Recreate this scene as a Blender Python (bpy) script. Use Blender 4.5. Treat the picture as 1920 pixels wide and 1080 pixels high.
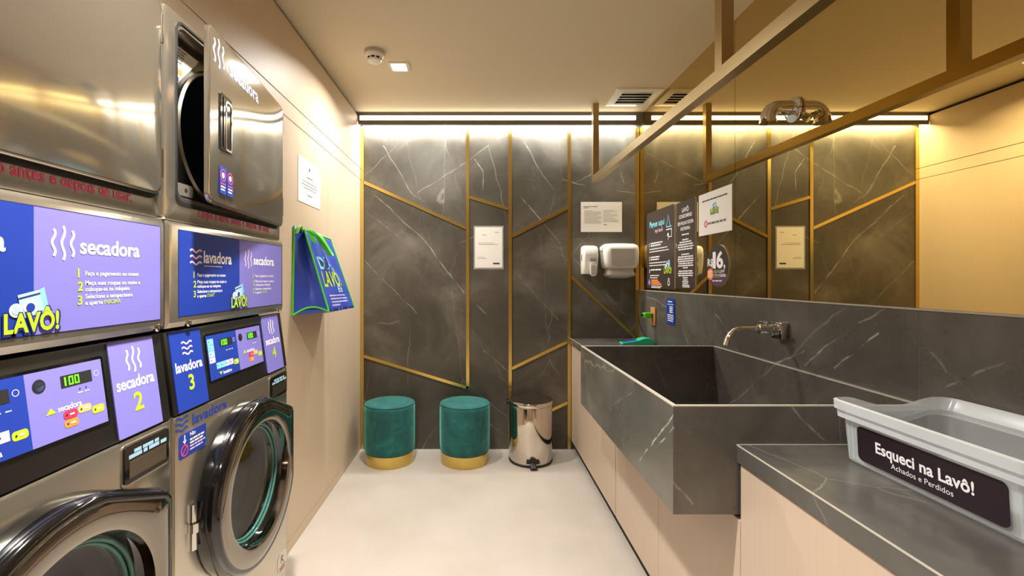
import bpy, bmesh, math, random
from mathutils import Vector, Matrix, Euler
for o in list(bpy.data.objects):
    bpy.data.objects.remove(o)
SC = bpy.context.scene
COL = SC.collection
PI = math.pi

# ---------------------------------------------------------------- camera, world, exposure
ROOM = dict(left=-0.88, right=1.216, back=3.412, front=-1.7, top=2.496)
cam_d = bpy.data.cameras.new('camera')
cam_d.sensor_fit = 'HORIZONTAL'
cam_d.sensor_width = 36.0
cam_d.lens = 853.0 / 1920.0 * 36.0
cam_d.shift_x = 64.0 / 1920.0
cam_d.shift_y = -17.0 / 1920.0
cam_d.clip_start = 0.02
cam = bpy.data.objects.new('camera', cam_d)
COL.objects.link(cam)
cam.location = (0, 0, 1.276)
cam.rotation_euler = (PI / 2, 0, 0)
SC.camera = cam

world = bpy.data.worlds.new('world')
SC.world = world
world.use_nodes = True
world.node_tree.nodes['Background'].inputs[0].default_value = (0.9, 0.85, 0.75, 1)
world.node_tree.nodes['Background'].inputs[1].default_value = 0.05

SC.view_settings.view_transform = 'Standard'
SC.view_settings.look = 'None'
SC.view_settings.gamma = 1.0
SC.view_settings.use_curve_mapping = False
SC.view_settings.exposure = 0.0
SC.cycles.use_denoising = True
SC.cycles.max_bounces = 10
SC.cycles.diffuse_bounces = 6
SC.cycles.glossy_bounces = 6
SC.cycles.transmission_bounces = 8
SC.cycles.transparent_max_bounces = 12
SC.cycles.sample_clamp_indirect = 6.0
SC.cycles.blur_glossy = 0.5

P_LED = 40.0        # watts of the linear wall-wash lamp
P_DOWN = 1.0       # watts of each recessed downlight
WARM = (1.0, 0.97, 0.91)
NEUTRAL = (0.99, 0.99, 0.96)

# ---------------------------------------------------------------- materials
def lin(c):
    if isinstance(c, str):
        c = [int(c[i:i + 2], 16) / 255 for i in (0, 2, 4)]
    return tuple(((v / 12.92) if v <= 0.04045 else ((v + 0.055) / 1.055) ** 2.4) for v in c) + (1.0,)

MATS = {}
def mat(name, col='808080', rough=0.5, metal=0.0, **kw):
    m = bpy.data.materials.new(name)
    m.use_nodes = True
    b = m.node_tree.nodes['Principled BSDF']
    b.inputs['Base Color'].default_value = lin(col)
    b.inputs['Roughness'].default_value = rough
    b.inputs['Metallic'].default_value = metal
    for k, v in kw.items():
        b.inputs[k].default_value = v
    MATS[name] = m
    return m

def nt(m):
    return m.node_tree, m.node_tree.nodes, m.node_tree.links, m.node_tree.nodes['Principled BSDF']

def emis(name, col, strength):
    m = mat(name, col, 0.5)
    b = m.node_tree.nodes['Principled BSDF']
    b.inputs['Emission Color'].default_value = lin(col)
    b.inputs['Emission Strength'].default_value = strength
    return m

def coords(nodes, links, scale=(1, 1, 1), rot=(0, 0, 0)):
    g = nodes.new('ShaderNodeNewGeometry')
    mp = nodes.new('ShaderNodeMapping')
    mp.inputs['Scale'].default_value = scale
    mp.inputs['Rotation'].default_value = rot
    links.new(g.outputs['Position'], mp.inputs['Vector'])
    return mp.outputs['Vector']

def objcoords(nodes, links, scale=(1, 1, 1), rot=(0, 0, 0)):
    g = nodes.new('ShaderNodeTexCoord')
    mp = nodes.new('ShaderNodeMapping')
    mp.inputs['Scale'].default_value = scale
    mp.inputs['Rotation'].default_value = rot
    links.new(g.outputs['Object'], mp.inputs['Vector'])
    return mp.outputs['Vector']

def math_node(nodes, links, op, a, b=None, c=None):
    n = nodes.new('ShaderNodeMath')
    n.operation = op
    for i, v in enumerate((a, b, c)):
        if v is None:
            continue
        if isinstance(v, (int, float)):
            n.inputs[i].default_value = v
        else:
            links.new(v, n.inputs[i])
    return n.outputs[0]

def ramp(nodes, links, fac, stops):
    r = nodes.new('ShaderNodeValToRGB')
    e = r.color_ramp.elements
    while len(e) < len(stops):
        e.new(0.5)
    for i, (p, c) in enumerate(stops):
        e[i].position = p
        e[i].color = c if len(c) == 4 else lin(c)
    links.new(fac, r.inputs[0])
    return r.outputs[0]

def mixc(nodes, links, fac, a, b, blend='MIX'):
    n = nodes.new('ShaderNodeMix')
    n.data_type = 'RGBA'
    n.blend_type = blend
    for s, v in ((0, fac), (6, a), (7, b)):
        if isinstance(v, (int, float, tuple)):
            n.inputs[s].default_value = v
        else:
            links.new(v, n.inputs[s])
    return n.outputs[2]

def noise(nodes, links, vec, scale, detail=4, rough=0.55, dist=0.0):
    n = nodes.new('ShaderNodeTexNoise')
    n.inputs['Scale'].default_value = scale
    n.inputs['Detail'].default_value = detail
    n.inputs['Roughness'].default_value = rough
    n.inputs['Distortion'].default_value = dist
    links.new(vec, n.inputs['Vector'])
    return n.outputs['Fac']

def marble(name, dark, mid, light, vein, rough=0.32, seed=0.0, amount=1.0, segs=()):
    """dark stone-look porcelain with soft clouds and thin broken white veins"""
    m = mat(name, '403c38', rough)
    t, n, l, b = nt(m)
    base = coords(n, l)
    off = n.new('ShaderNodeVectorMath'); off.operation = 'ADD'
    off.inputs[1].default_value = (seed, seed * 0.7, seed * 1.3)
    l.new(base, off.inputs[0])
    p = off.outputs[0]
    cloud = noise(n, l, p, 2.2, 8, 0.62, 0.6)
    col = ramp(n, l, cloud, [(0.28, dark), (0.5, mid), (0.75, light)])
    streak = n.new('ShaderNodeMapping')
    streak.inputs['Rotation'].default_value = (0.5, 0.7, 0.4)
    streak.inputs['Scale'].default_value = (3, 14, 5)
    l.new(p, streak.inputs['Vector'])
    st = noise(n, l, streak.outputs[0], 1.0, 4, 0.5, 0.2)
    stf = ramp(n, l, st, [(0.45, (0, 0, 0, 1)), (0.8, (1, 1, 1, 1))])
    col = mixc(n, l, math_node(n, l, 'MULTIPLY', stf, 0.14), col, lin(light))
    # wobble
    nz = n.new('ShaderNodeTexNoise')
    nz.inputs['Scale'].default_value = 5.0
    nz.inputs['Detail'].default_value = 5
    l.new(p, nz.inputs['Vector'])
    sub = n.new('ShaderNodeVectorMath'); sub.operation = 'SUBTRACT'
    sub.inputs[1].default_value = (0.5, 0.5, 0.5)
    l.new(nz.outputs['Color'], sub.inputs[0])
    scl = n.new('ShaderNodeVectorMath'); scl.operation = 'SCALE'
    scl.inputs['Scale'].default_value = 0.075
    l.new(sub.outputs[0], scl.inputs[0])
    add = n.new('ShaderNodeVectorMath'); add.operation = 'ADD'
    l.new(p, add.inputs[0]); l.new(scl.outputs[0], add.inputs[1])
    for rot, sc, thick, brk, amt in (((0.66, 0.82, 0.66), (1.9, 0.8, 0.75), 0.0045, 0.49, 0.6),
                                     ((-0.75, -0.6, 0.5), (1.3, 2.1, 0.8), 0.0040, 0.55, 0.42),
                                     ((0.9, 0.5, -0.5), (3.6, 3.0, 2.4), 0.007, 0.62, 0.18)):
        mp = n.new('ShaderNodeMapping')
        mp.inputs['Rotation'].default_value = rot
        mp.inputs['Scale'].default_value = sc
        l.new(add.outputs[0], mp.inputs['Vector'])
        v = n.new('ShaderNodeTexVoronoi')
        v.feature = 'DISTANCE_TO_EDGE'
        v.inputs['Scale'].default_value = 1.0
        l.new(mp.outputs[0], v.inputs['Vector'])
        line = math_node(n, l, 'SUBTRACT', 1.0, math_node(n, l, 'DIVIDE', v.outputs['Distance'], thick))
        line = math_node(n, l, 'MAXIMUM', line, 0.0)
        msk = noise(n, l, p, 2.6 + rot[1], 3)
        mk = ramp(n, l, msk, [(brk - 0.06, (0, 0, 0, 1)), (brk + 0.1, (1, 1, 1, 1))])
        f = math_node(n, l, 'MULTIPLY', math_node(n, l, 'MULTIPLY', line, mk), amt * amount)
        col = mixc(n, l, f, col, lin(vein))
    # the long veins the slabs show, each a wobbly line between two points of the room
    tot = None
    wob = n.new('ShaderNodeTexNoise'); wob.inputs['Scale'].default_value = 9.0; wob.inputs['Detail'].default_value = 4
    l.new(base, wob.inputs['Vector'])
    s1 = n.new('ShaderNodeVectorMath'); s1.operation = 'SUBTRACT'; s1.inputs[1].default_value = (0.5, 0.5, 0.5); l.new(wob.outputs['Color'], s1.inputs[0])
    s2 = n.new('ShaderNodeVectorMath'); s2.operation = 'SCALE'; s2.inputs['Scale'].default_value = 0.030; l.new(s1.outputs[0], s2.inputs[0])
    s3 = n.new('ShaderNodeVectorMath'); s3.operation = 'ADD'; l.new(base, s3.inputs[0]); l.new(s2.outputs[0], s3.inputs[1])
    def vm(op, x, y=None, out=0):
        q = n.new('ShaderNodeVectorMath'); q.operation = op
        l.new(x, q.inputs[0])
        if isinstance(y, tuple): q.inputs[1].default_value = y
        elif y is not None: l.new(y, q.inputs['Scale'] if op == 'SCALE' else q.inputs[1])
        return q.outputs[out]
    for pa, pb, w, am in segs:
        ba = tuple(q - p0 for p0, q in zip(pa, pb)); bb = sum(v * v for v in ba)
        d0 = vm('SUBTRACT', s3.outputs[0], tuple(pa))
        hh = math_node(n, l, 'DIVIDE', vm('DOT_PRODUCT', d0, ba, 1), bb)
        q = n.new('ShaderNodeClamp'); l.new(hh, q.inputs[0])
        cv = n.new('ShaderNodeVectorMath'); cv.operation = 'SCALE'; cv.inputs[0].default_value = ba; l.new(q.outputs[0], cv.inputs['Scale'])
        dist = vm('LENGTH', vm('SUBTRACT', d0, cv.outputs[0]), None, 1)
        f = math_node(n, l, 'MULTIPLY', math_node(n, l, 'MAXIMUM', math_node(n, l, 'SUBTRACT', 1.0, math_node(n, l, 'DIVIDE', dist, w)), 0.0), am)
        tot = f if tot is None else math_node(n, l, 'MAXIMUM', tot, f)
    if tot is not None:
        br = ramp(n, l, noise(n, l, base, 14, 3), [(0.35, (0.35, 0.35, 0.35, 1)), (0.6, (1, 1, 1, 1))])
        col = mixc(n, l, math_node(n, l, 'MULTIPLY', tot, br), col, lin(vein))
    l.new(col, b.inputs['Base Color'])
    rr = ramp(n, l, cloud, [(0.3, (rough * 0.8,) * 3 + (1,)), (0.7, (rough * 1.25,) * 3 + (1,))])
    l.new(rr, b.inputs['Roughness'])
    return m

BACK_VEINS = [  # (x, z) pairs on the back wall
    (-0.764, 1.90, -0.40, 1.56, .55), (-0.40, 1.56, -0.10, 1.17, .6), (-0.85, 1.41, -0.46, 1.02, .35), (-0.71, 2.27, -0.49, 1.91, .4), (-0.49, 1.91, -0.40, 1.85, .35),
    (-0.46, 1.92, -0.085, 2.15, .35), (-0.045, 1.13, 0.055, 1.01, .5), (0.044, 0.74, 0.23, 0.58, .45), (-0.02, 2.17, 0.044, 2.08, .7), (0.044, 2.08, 0.038, 1.93, .45),
    (-0.055, 2.17, 0.08, 2.28, .3), (0.316, 1.90, 0.48, 1.71, .65), (0.48, 1.71, 0.62, 1.54, .5), (0.28, 1.33, 0.60, 0.97, .35), (0.344, 2.32, 0.45, 2.11, .35), (0.45, 2.11, 0.57, 1.94, .3),
    (0.70, 1.45, 1.10, 1.01, .3), (1.06, 2.11, 1.096, 2.0, .4), (0.71, 1.99, 0.85, 2.06, .5), (-0.08, 0.31, 0.20, 0.11, .25), (-0.60, 1.60, -0.84, 1.78, .2), (0.85, 2.06, 1.15, 2.22, .2)]
marble('wall_marble', '3f3b34', '524d44', '746e63', 'd8d2c4', 0.42, 0.0, 0.45,
       [((x0, 3.412, z0), (x1, 3.412, z1), 0.0055, am) for x0, z0, x1, z1, am in BACK_VEINS])
def rw(x, y): return (1.2055, 1.2055 * 853 / (x - 896), 1.276 + 1.2055 * (523 - y) / (x - 896))
def ap(x, y): return (0.524, 0.524 * 853 / (x - 896), 1.276 + 0.524 * (523 - y) / (x - 896))
def ns(x, y): return ((x - 896) * 1.221 / 853, 1.221, 1.276 + (523 - y) * 1.221 / 853)
SLAB_VEINS = [(rw(1392, 750), rw(1457, 681), .6), (rw(1457, 681), rw(1510, 660), .3), (rw(1510, 687), rw(1550, 647), .6), (rw(1550, 647), rw(1657, 582), .4), (rw(1565, 690), rw(1647, 625), .55),
              (rw(1490, 690), rw(1507, 750), .6), (rw(1342, 590), rw(1358, 608), .5), (rw(1358, 608), rw(1382, 657), .6), (rw(1745, 663), rw(1772, 700), .4), (rw(1772, 725), rw(1890, 675), .25),
              (ap(1200, 865), ap(1262, 777), .6), (ap(1238, 830), ap(1262, 800), .4), (ap(1150, 760), ap(1185, 735), .2), (ns(1480, 760), ns(1545, 827), .45), (ns(1265, 905), ns(1297, 946), .35)]
marble('slab_marble', '4b4741', '5a564f', '78736a', 'e6e0d4', 0.28, 3.7, 0.3, [(p, q, 0.0042, am) for p, q, am in SLAB_VEINS])
marble('top_marble', '45433f', '55524d', '726e66', 'd0cabd', 0.22, 8.1, 0.6)
mat('slab_edge', 'b9b2a4', 0.4)

mat('steel', 'cfc8b9', 0.24, 0.93)
mat('door_steel', 'd0cabd', 0.09, 0.94)
mat('dark_steel', '8d8577', 0.3, 1.0)
mat('brass', 'd9bd6c', 0.24, 1.0)
mat('bronze_frame', 'b8a47c', 0.38, 1.0)
mat('chrome', 'e4e2de', 0.06, 1.0)
mat('door_chrome', '989187', 0.07, 1.0)
mat('bin_steel', 'd6cdc0', 0.09, 1.0)
mat('black_gloss', '0b0b0c', 0.08, 0.0, **{'Coat Weight': 0.6})
mat('black_plastic', '15140f', 0.38)
mat('black_matte', '0a0a0a', 0.6)
mat('profile_grey', '6b6862', 0.35, 0.4)
mat('drum_dark', '4c5d66', 0.3, 0.4)
mat('rubber', '191817', 0.6)
mat('white_plastic', 'e9e5dc', 0.28)
mat('grey_plastic', 'b8b1a6', 0.35)
mat('latch_metal', 'a59d92', 0.35, 0.7)
mat('paper', 'ece8e0', 0.6)
mat('paper_ink', '6f6b66', 0.7)
mat('ink_black', '1c1b1a', 0.6)
mat('blue', '1c3a9c', 0.42)
mat('navy', '232a6b', 0.45)
mat('purple', '7f78c8', 0.42)
mat('lilac', 'c9c0f0', 0.45)
mat('pale_pink', 'e8c8e4', 0.5)
mat('white_print', 'f4f2f4', 0.5)
mat('lime', 'b2d42c', 0.5)
mat('pink', 'e2487f', 0.5)
mat('red', 'd8324f', 0.5)
mat('orange', 'f28a3c', 0.5)
mat('salmon', 'f2b46a', 0.5)
mat('cyan', '86cfe6', 0.45)
mat('sky', 'a9d3ee', 0.45)
mat('sign_dark', '40352f', 0.4)
mat('sign_plum', '5a4656', 0.4)
mat('acrylic_edge', 'cfc9c0', 0.25)
mat('bag_blue', '3049b0', 0.36, 0.0, **{'Coat Weight': 0.25, 'Coat Roughness': 0.25})
mat('bag_green', '4fd327', 0.5)
mat('bag_lime', '9be85a', 0.5)
mat('green_plastic', '62c822', 0.35)
mat('mint_plastic', '2fbf8a', 0.35)
mat('plum_label', '24151f', 0.4)
mat('socket_beige', 'c08a56', 0.4)
emis('digit_green', '5cff1e', 1.6)
emis('led', 'fff6e6', 7.0)
emis('lamp_face', 'fff4e0', 12.0)

# plain laminate for wall panels and cupboard fronts: a faint vertical woven grain
def laminate(name, a, c, rough):
    m = mat(name, a, rough)
    t, n, l, b = nt(m)
    v = coords(n, l, (90, 90, 3))
    f = noise(n, l, v, 1.0, 4, 0.6)
    l.new(ramp(n, l, f, [(0.3, a), (0.7, c)]), b.inputs['Base Color'])
    return m
laminate('panel_laminate', 'c8b399', 'cbb69c', 0.48)
laminate('cupboard_laminate', 'bea995', 'c1ad99', 0.42)
mat('ceiling_paint', 'dccdb0', 0.8)
mat('wall_paint', 'c8b496', 0.7)
mat('dark_gap', '1d1813', 0.8)  # near-black that paints shade into the ceiling gap and the door gaps

m = mat('floor_tile', 'd8cdbd', 0.42)
t, n, l, b = nt(m)
v = coords(n, l)
c1 = noise(n, l, v, 3.0, 6, 0.6, 0.4)
col = ramp(n, l, c1, [(0.3, 'aca296'), (0.7, 'b7ada2')])
sx = n.new('ShaderNodeSeparateXYZ'); l.new(v, sx.inputs[0])
fx = math_node(n, l, 'PINGPONG', math_node(n, l, 'ADD', sx.outputs[0], 0.364 + 9.2), 0.46)
fy = math_node(n, l, 'PINGPONG', math_node(n, l, 'ADD', sx.outputs[1], -2.085 + 9.2), 0.46)
g = math_node(n, l, 'LESS_THAN', math_node(n, l, 'MINIMUM', fx, fy), 0.0013)
col = mixc(n, l, math_node(n, l, 'MULTIPLY', g, 0.5), col, lin('b9ac9a'))
l.new(col, b.inputs['Base Color'])

# green velvet with brushed patches of pile
m = mat('velvet', '14685c', 0.85, 0.0, **{'Sheen Weight': 1.0, 'Sheen Roughness': 0.35})
t, n, l, b = nt(m)
b.inputs['Sheen Tint'].default_value = lin('7fd8c2')
v = objcoords(n, l)
f = noise(n, l, v, 9, 5, 0.6, 1.2)
l.new(ramp(n, l, f, [(0.35, '134c4b'), (0.62, '1d6462'), (0.8, '328580')]), b.inputs['Base Color'])

mat('mirror_glass', 'd6c086', 0.004, 1.0)
mat('glass', 'd8ece8', 0.0, 0.0, **{'Transmission Weight': 1.0, 'IOR': 1.45})
mat('teal_glass', '7fc4b8', 0.05, 0.0, **{'Transmission Weight': 0.7, 'IOR': 1.45})

# milky clear storage-box plastic: thin walls, thicker rim
def milky(name, base):
  m = mat(name, 'f2f8fc', 0.2)
  t, n, l, b = nt(m)
  out = n['Material Output']
  tr = n.new('ShaderNodeBsdfTransparent')
  tr.inputs[0].default_value = (0.95, 0.96, 0.96, 1)
  mx = n.new('ShaderNodeMixShader')
  fr = n.new('ShaderNodeLayerWeight'); fr.inputs[0].default_value = 0.35
  l.new(math_node(n, l, 'ADD', math_node(n, l, 'MULTIPLY', fr.outputs['Facing'], 0.45), base), mx.inputs[0])
  l.new(tr.outputs[0], mx.inputs[1]); l.new(b.outputs[0], mx.inputs[2]); l.new(mx.outputs[0], out.inputs[0])
milky('clear_plastic', 0.13)
milky('rim_plastic', 0.42)
m = mat('porthole', '101414', 0.02)
t, n, l, b = nt(m)
out = n['Material Output']
tr = n.new('ShaderNodeBsdfTransparent'); tr.inputs[0].default_value = (0.86, 0.93, 0.91, 1)
gl = n.new('ShaderNodeBsdfGlossy'); gl.inputs['Roughness'].default_value = 0.0
mx = n.new('ShaderNodeMixShader'); fr = n.new('ShaderNodeLayerWeight')
l.new(math_node(n, l, 'ADD', math_node(n, l, 'MULTIPLY', math_node(n, l, 'POWER', fr.outputs['Facing'], 4.0), 0.6), 0.05), mx.inputs[0]); l.new(tr.outputs[0], mx.inputs[1]); l.new(gl.outputs[0], mx.inputs[2]); l.new(mx.outputs[0], out.inputs[0])
m = mat('film', 'ffffff', 0.1)
t, n, l, b = nt(m)
out = n['Material Output']
tr = n.new('ShaderNodeBsdfTransparent')
mx = n.new('ShaderNodeMixShader'); mx.inputs[0].default_value = 0.18
l.new(tr.outputs[0], mx.inputs[1]); l.new(b.outputs[0], mx.inputs[2]); l.new(mx.outputs[0], out.inputs[0])

# ---------------------------------------------------------------- mesh building
_TXT = {}
def text_mesh(s, bold=0.0):
    key = (s, bold)
    if key in _TXT:
        return _TXT[key]
    cu = bpy.data.curves.new('text', 'FONT')
    cu.body = s
    cu.size = 1.0
    cu.offset = bold
    cu.resolution_u = 3
    o = bpy.data.objects.new('text', cu)
    COL.objects.link(o)
    dg = bpy.context.evaluated_depsgraph_get()
    ev = o.evaluated_get(dg)
    me = ev.to_mesh()
    vs = [(v.co.x, v.co.y) for v in me.vertices]
    fs = [tuple(p.vertices) for p in me.polygons]
    ev.to_mesh_clear()
    bpy.data.objects.remove(o)
    bpy.data.curves.remove(cu)
    x0 = min(v[0] for v in vs); x1 = max(v[0] for v in vs)
    _TXT[key] = ([(x - x0, y) for x, y in vs], fs, x1 - x0)
    return _TXT[key]

class MB:
    def __init__(s):
        s.bm = bmesh.new()
        s.mats = []
    def mi(s, m):
        if m not in s.mats:
            s.mats.append(m)
        return s.mats.index(m)
    def faces(s, vs, fs, m):
        k = s.mi(m)
        bv = [s.bm.verts.new(v) for v in vs]
        out = []
        for f in fs:
            if len(set(f)) < 3:
                continue
            try:
                fc = s.bm.faces.new([bv[i] for i in f])
                fc.material_index = k
                out.append(fc)
            except ValueError:
                pass
        return bv, out
    def box(s, x0, x1, y0, y1, z0, z1, m, bev=0.0, seg=2):
        vs = [(x, y, z) for z in (z0, z1) for y in (y0, y1) for x in (x0, x1)]
        fs = [(0, 2, 3, 1), (4, 5, 7, 6), (0, 1, 5, 4), (2, 6, 7, 3), (0, 4, 6, 2), (1, 3, 7, 5)]
        bv, fc = s.faces(vs, fs, m)
        if bev:
            ed = list({e for f in fc for e in f.edges})
            r = bmesh.ops.bevel(s.bm, geom=ed, offset=bev, segments=seg, profile=0.5, affect='EDGES', clamp_overlap=True)
            k = s.mi(m)
            for f in r['faces']:
                f.material_index = k
    def quad(s, x0, x1, z0, z1, y, m):
        s.faces([(x0, y, z0), (x1, y, z0), (x1, y, z1), (x0, y, z1)], [(0, 1, 2, 3)], m)
    def prism(s, pts, y0, y1, m, m_front=None, axis='y'):
        """2D outline (x,z), counter-clockwise seen from the front (-y), between y0 (front) and y1"""
        n = len(pts)
        def P(a, h, c):
            return {'y': (a, h, c), 'z': (a, c, h), 'x': (h, a, c)}[axis]
        vs = [P(a, y0, c) for a, c in pts] + [P(a, y1, c) for a, c in pts]
        k = m_front or m
        s.faces(vs[:n], [tuple(range(n))], k)
        s.faces(vs[n:], [tuple(reversed(range(n)))], m)
        s.faces(vs, [(i, n + i, n + (i + 1) % n, (i + 1) % n) for i in range(n)], m)
    def loft(s, rings, m, cap0=False, cap1=False, closed=True, ms=None):
        n = len(rings[0])
        base = [v for r in rings for v in r]
        k = s.mi(m)
        bv = [s.bm.verts.new(v) for v in base]
        for j in range(len(rings) - 1):
            kk = s.mi(ms[j]) if ms else k
            for i in range(n if closed else n - 1):
                a, b2 = j * n + i, j * n + (i + 1) % n
                try:
                    f = s.bm.faces.new((bv[a], bv[b2], bv[b2 + n], bv[a + n]))
                    f.material_index = kk
                except ValueError:
                    pass
        if cap0:
            f = s.bm.faces.new([bv[i] for i in reversed(range(n))]); f.material_index = s.mi(ms[0]) if ms else k
        if cap1:
            q = (len(rings) - 1) * n
            f = s.bm.faces.new([bv[q + i] for i in range(n)]); f.material_index = s.mi(ms[-1]) if ms else k
    def lathe(s, prof, c, axis='z', seg=48, m='steel', cap0=False, cap1=False, ms=None, flat=1.0):
        """prof: list of (radius, height along axis)"""
        rings = []
        for r, h in prof:
            ring = []
            for i in range(seg):
                a = 2 * PI * i / seg
                u, w = r * math.cos(a), r * math.sin(a) * flat
                if axis == 'z':
                    p = (c[0] + u, c[1] + w, c[2] + h)
                elif axis == 'y':
                    p = (c[0] + u, c[1] + h, c[2] + w)
                else:
                    p = (c[0] + h, c[1] + u, c[2] + w)
                ring.append(p)
            rings.append(ring)
        s.loft(rings, m, cap0, cap1, True, ms)
    def tube(s, pts, r, m, seg=12, caps=True, flat=1.0, up=(0, 0, 1)):
        pts = [Vector(p) for p in pts]
        rs = r if isinstance(r, (list, tuple)) else [r] * len(pts)
        rings = []
        up = Vector(up)
        prev = None
        for i, p in enumerate(pts):
            if i == 0: t = pts[1] - p
            elif i == len(pts) - 1: t = p - pts[-2]
            else: t = (pts[i + 1] - p).normalized() + (p - pts[i - 1]).normalized()
            t.normalize()
            if prev is None:
                a = t.cross(up)
                if a.length < 1e-3: a = t.cross(Vector((1, 0, 0)))
            else:
                a = prev - t * prev.dot(t)
            a.normalize()
            prev = a
            b2 = t.cross(a)
            rings.append([p + a * (rs[i] * math.cos(2 * PI * k / seg)) + b2 * (rs[i] * flat * math.sin(2 * PI * k / seg)) for k in range(seg)])
        s.loft(rings, m, caps, caps)
    def strap(s, pts, width_dir, w, th, m):
        """flat webbing strip along pts"""
        wd = Vector(width_dir).normalized()
        pts = [Vector(p) for p in pts]
        rings = []
        for i, p in enumerate(pts):
            t = (pts[min(i + 1, len(pts) - 1)] - pts[max(i - 1, 0)]).normalized()
            nn = t.cross(wd).normalized()
            rings.append([p + wd * w / 2 + nn * th / 2, p - wd * w / 2 + nn * th / 2, p - wd * w / 2 - nn * th / 2, p + wd * w / 2 - nn * th / 2])
        s.loft(rings, m, True, True)
    def ribbon(s, pts, w, fn, m):
        """flat printed stroke: 2D polyline with width, mapped by fn(a,b)"""
        L, R = [], []
        for i, (a, c) in enumerate(pts):
            p0, p1 = pts[max(i - 1, 0)], pts[min(i + 1, len(pts) - 1)]
            dx, dz = p1[0] - p0[0], p1[1] - p0[1]
            q = math.hypot(dx, dz) or 1
            nx, nz = -dz / q * w / 2, dx / q * w / 2
            L.append(fn(a + nx, c + nz)); R.append(fn(a - nx, c - nz))
        n = len(pts)
        s.faces(L + R, [(n + i, n + i + 1, i + 1, i) for i in range(n - 1)], m)
    def poly(s, pts, fn, m):
        s.faces([fn(a, c) for a, c in pts], [tuple(range(len(pts)))], m)
    def disc(s, a, c, r, fn, m, seg=32, ra=None):
        s.poly([(a + r * math.cos(2 * PI * i / seg), c + (ra or r) * math.sin(2 * PI * i / seg)) for i in range(seg)], fn, m)
    def ring(s, a, c, r, w, fn, m, seg=32):
        pts = [(a + r * math.cos(2 * PI * i / seg), c + r * math.sin(2 * PI * i / seg)) for i in range(seg + 1)]
        s.ribbon(pts, w, fn, m)
    def text(s, st, a, c, size, fn, m, align='l', bold=0.0, width=None, rot=0.0):
        vs, fs, w = text_mesh(st, bold)
        sx = size if width is None else width / w
        o = {'l': 0, 'c': -w * sx / 2, 'r': -w * sx}[align]
        cr, sr = math.cos(rot), math.sin(rot)
        P = []
        for x, y in vs:
            x, y = x * sx + o, y * size
            P.append(fn(a + x * cr - y * sr, c + x * sr + y * cr))
        s.faces(P, fs, m)
    def words(s, a, c, width, h, fn, m, rng, align='l'):
        """an illegible line of small print: short word-length strokes"""
        x = 0.0
        items = []
        while x < width - h * 0.6:
            w = min(h * rng.uniform(1.4, 5.0), width - x)
            items.append((x, w)); x += w + h * 0.55
        tot = items[-1][0] + items[-1][1]
        o = {'l': 0, 'c': -tot / 2, 'r': -tot}[align]
        for x, w in items:
            s.poly([(a + o + x, c), (a + o + x + w, c), (a + o + x + w, c + h), (a + o + x, c + h)], fn, m)
    def grid(s, fn, nu, nv, m, flip=False):
        vs = [fn(i / nu, j / nv) for j in range(nv + 1) for i in range(nu + 1)]
        fs = []
        for j in range(nv):
            for i in range(nu):
                a = j * (nu + 1) + i
                q = (a, a + 1, a + nu + 2, a + nu + 1)
                fs.append(tuple(reversed(q)) if flip else q)
        s.faces(vs, fs, m)
    def build(s, name, parent=None, smooth=35, weld=True, world=False, fix=True):
        if weld:
            bmesh.ops.remove_doubles(s.bm, verts=s.bm.verts, dist=1e-6)
        if fix:
            bmesh.ops.recalc_face_normals(s.bm, faces=s.bm.faces)
        me = bpy.data.meshes.new(name)
        if world and parent is not None:
            bmesh.ops.translate(s.bm, verts=s.bm.verts, vec=-Vector(parent.location))
        s.bm.to_mesh(me)
        s.bm.free()
        for m in s.mats:
            me.materials.append(MATS[m])
        if smooth is not None:
            me.polygons.foreach_set('use_smooth', [True] * len(me.polygons))
            me.set_sharp_from_angle(angle=math.radians(smooth))
        o = bpy.data.objects.new(name, me)
        COL.objects.link(o)
        if parent is not None:
            o.parent = parent
        return o

def tag(o, label, cat, group=None):
    o['label'] = label; o['category'] = cat
    if group: o['group'] = group
    return o
def thing(name, label, cat, loc=(0, 0, 0), rz=0.0, group=None):
    o = bpy.data.objects.new(name, None)
    o.empty_display_size = 0.1
    COL.objects.link(o)
    o.location = loc; o.rotation_euler = (0, 0, rz)
    return tag(o, label, cat, group)
def structure(o):
    o['kind'] = 'structure'
    return o
def front(y):
    return lambda a, c: (a, y, c)
def rrect(x0, x1, z0, z1, r, k=6):
    pts = []
    for cx, cz, a0 in ((x1 - r, z0 + r, -PI / 2), (x1 - r, z1 - r, 0), (x0 + r, z1 - r, PI / 2), (x0 + r, z0 + r, PI)):
        for i in range(k + 1):
            a = a0 + PI / 2 * i / k
            pts.append((cx + r * math.cos(a), cz + r * math.sin(a)))
    return pts
def wave_v(a, c, h, amp, turns=1.5, n=18, ph=0.0):
    return [(a + amp * math.sin(2 * PI * turns * i / n + ph), c + h * (i / n - 0.5)) for i in range(n + 1)]
def wave_h(a, c, w, amp, turns=1.5, n=18, ph=0.0):
    return [(a + w * (i / n - 0.5), c + amp * math.sin(2 * PI * turns * i / n + ph)) for i in range(n + 1)]
def dryer_icon(mb, a, c, h, fn, m):
    for k, hh in ((-1, 0.78), (0, 1.0), (1, 0.78)):
        mb.ribbon(wave_v(a + k * h * 0.3, c, h * hh, h * 0.05), h * 0.085, fn, m)
def washer_icon(mb, a, c, w, fn, m):
    for k in (-1, 0, 1):
        mb.ribbon(wave_h(a, c + k * w * 0.32, w, w * 0.07), w * 0.10, fn, m)
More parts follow.
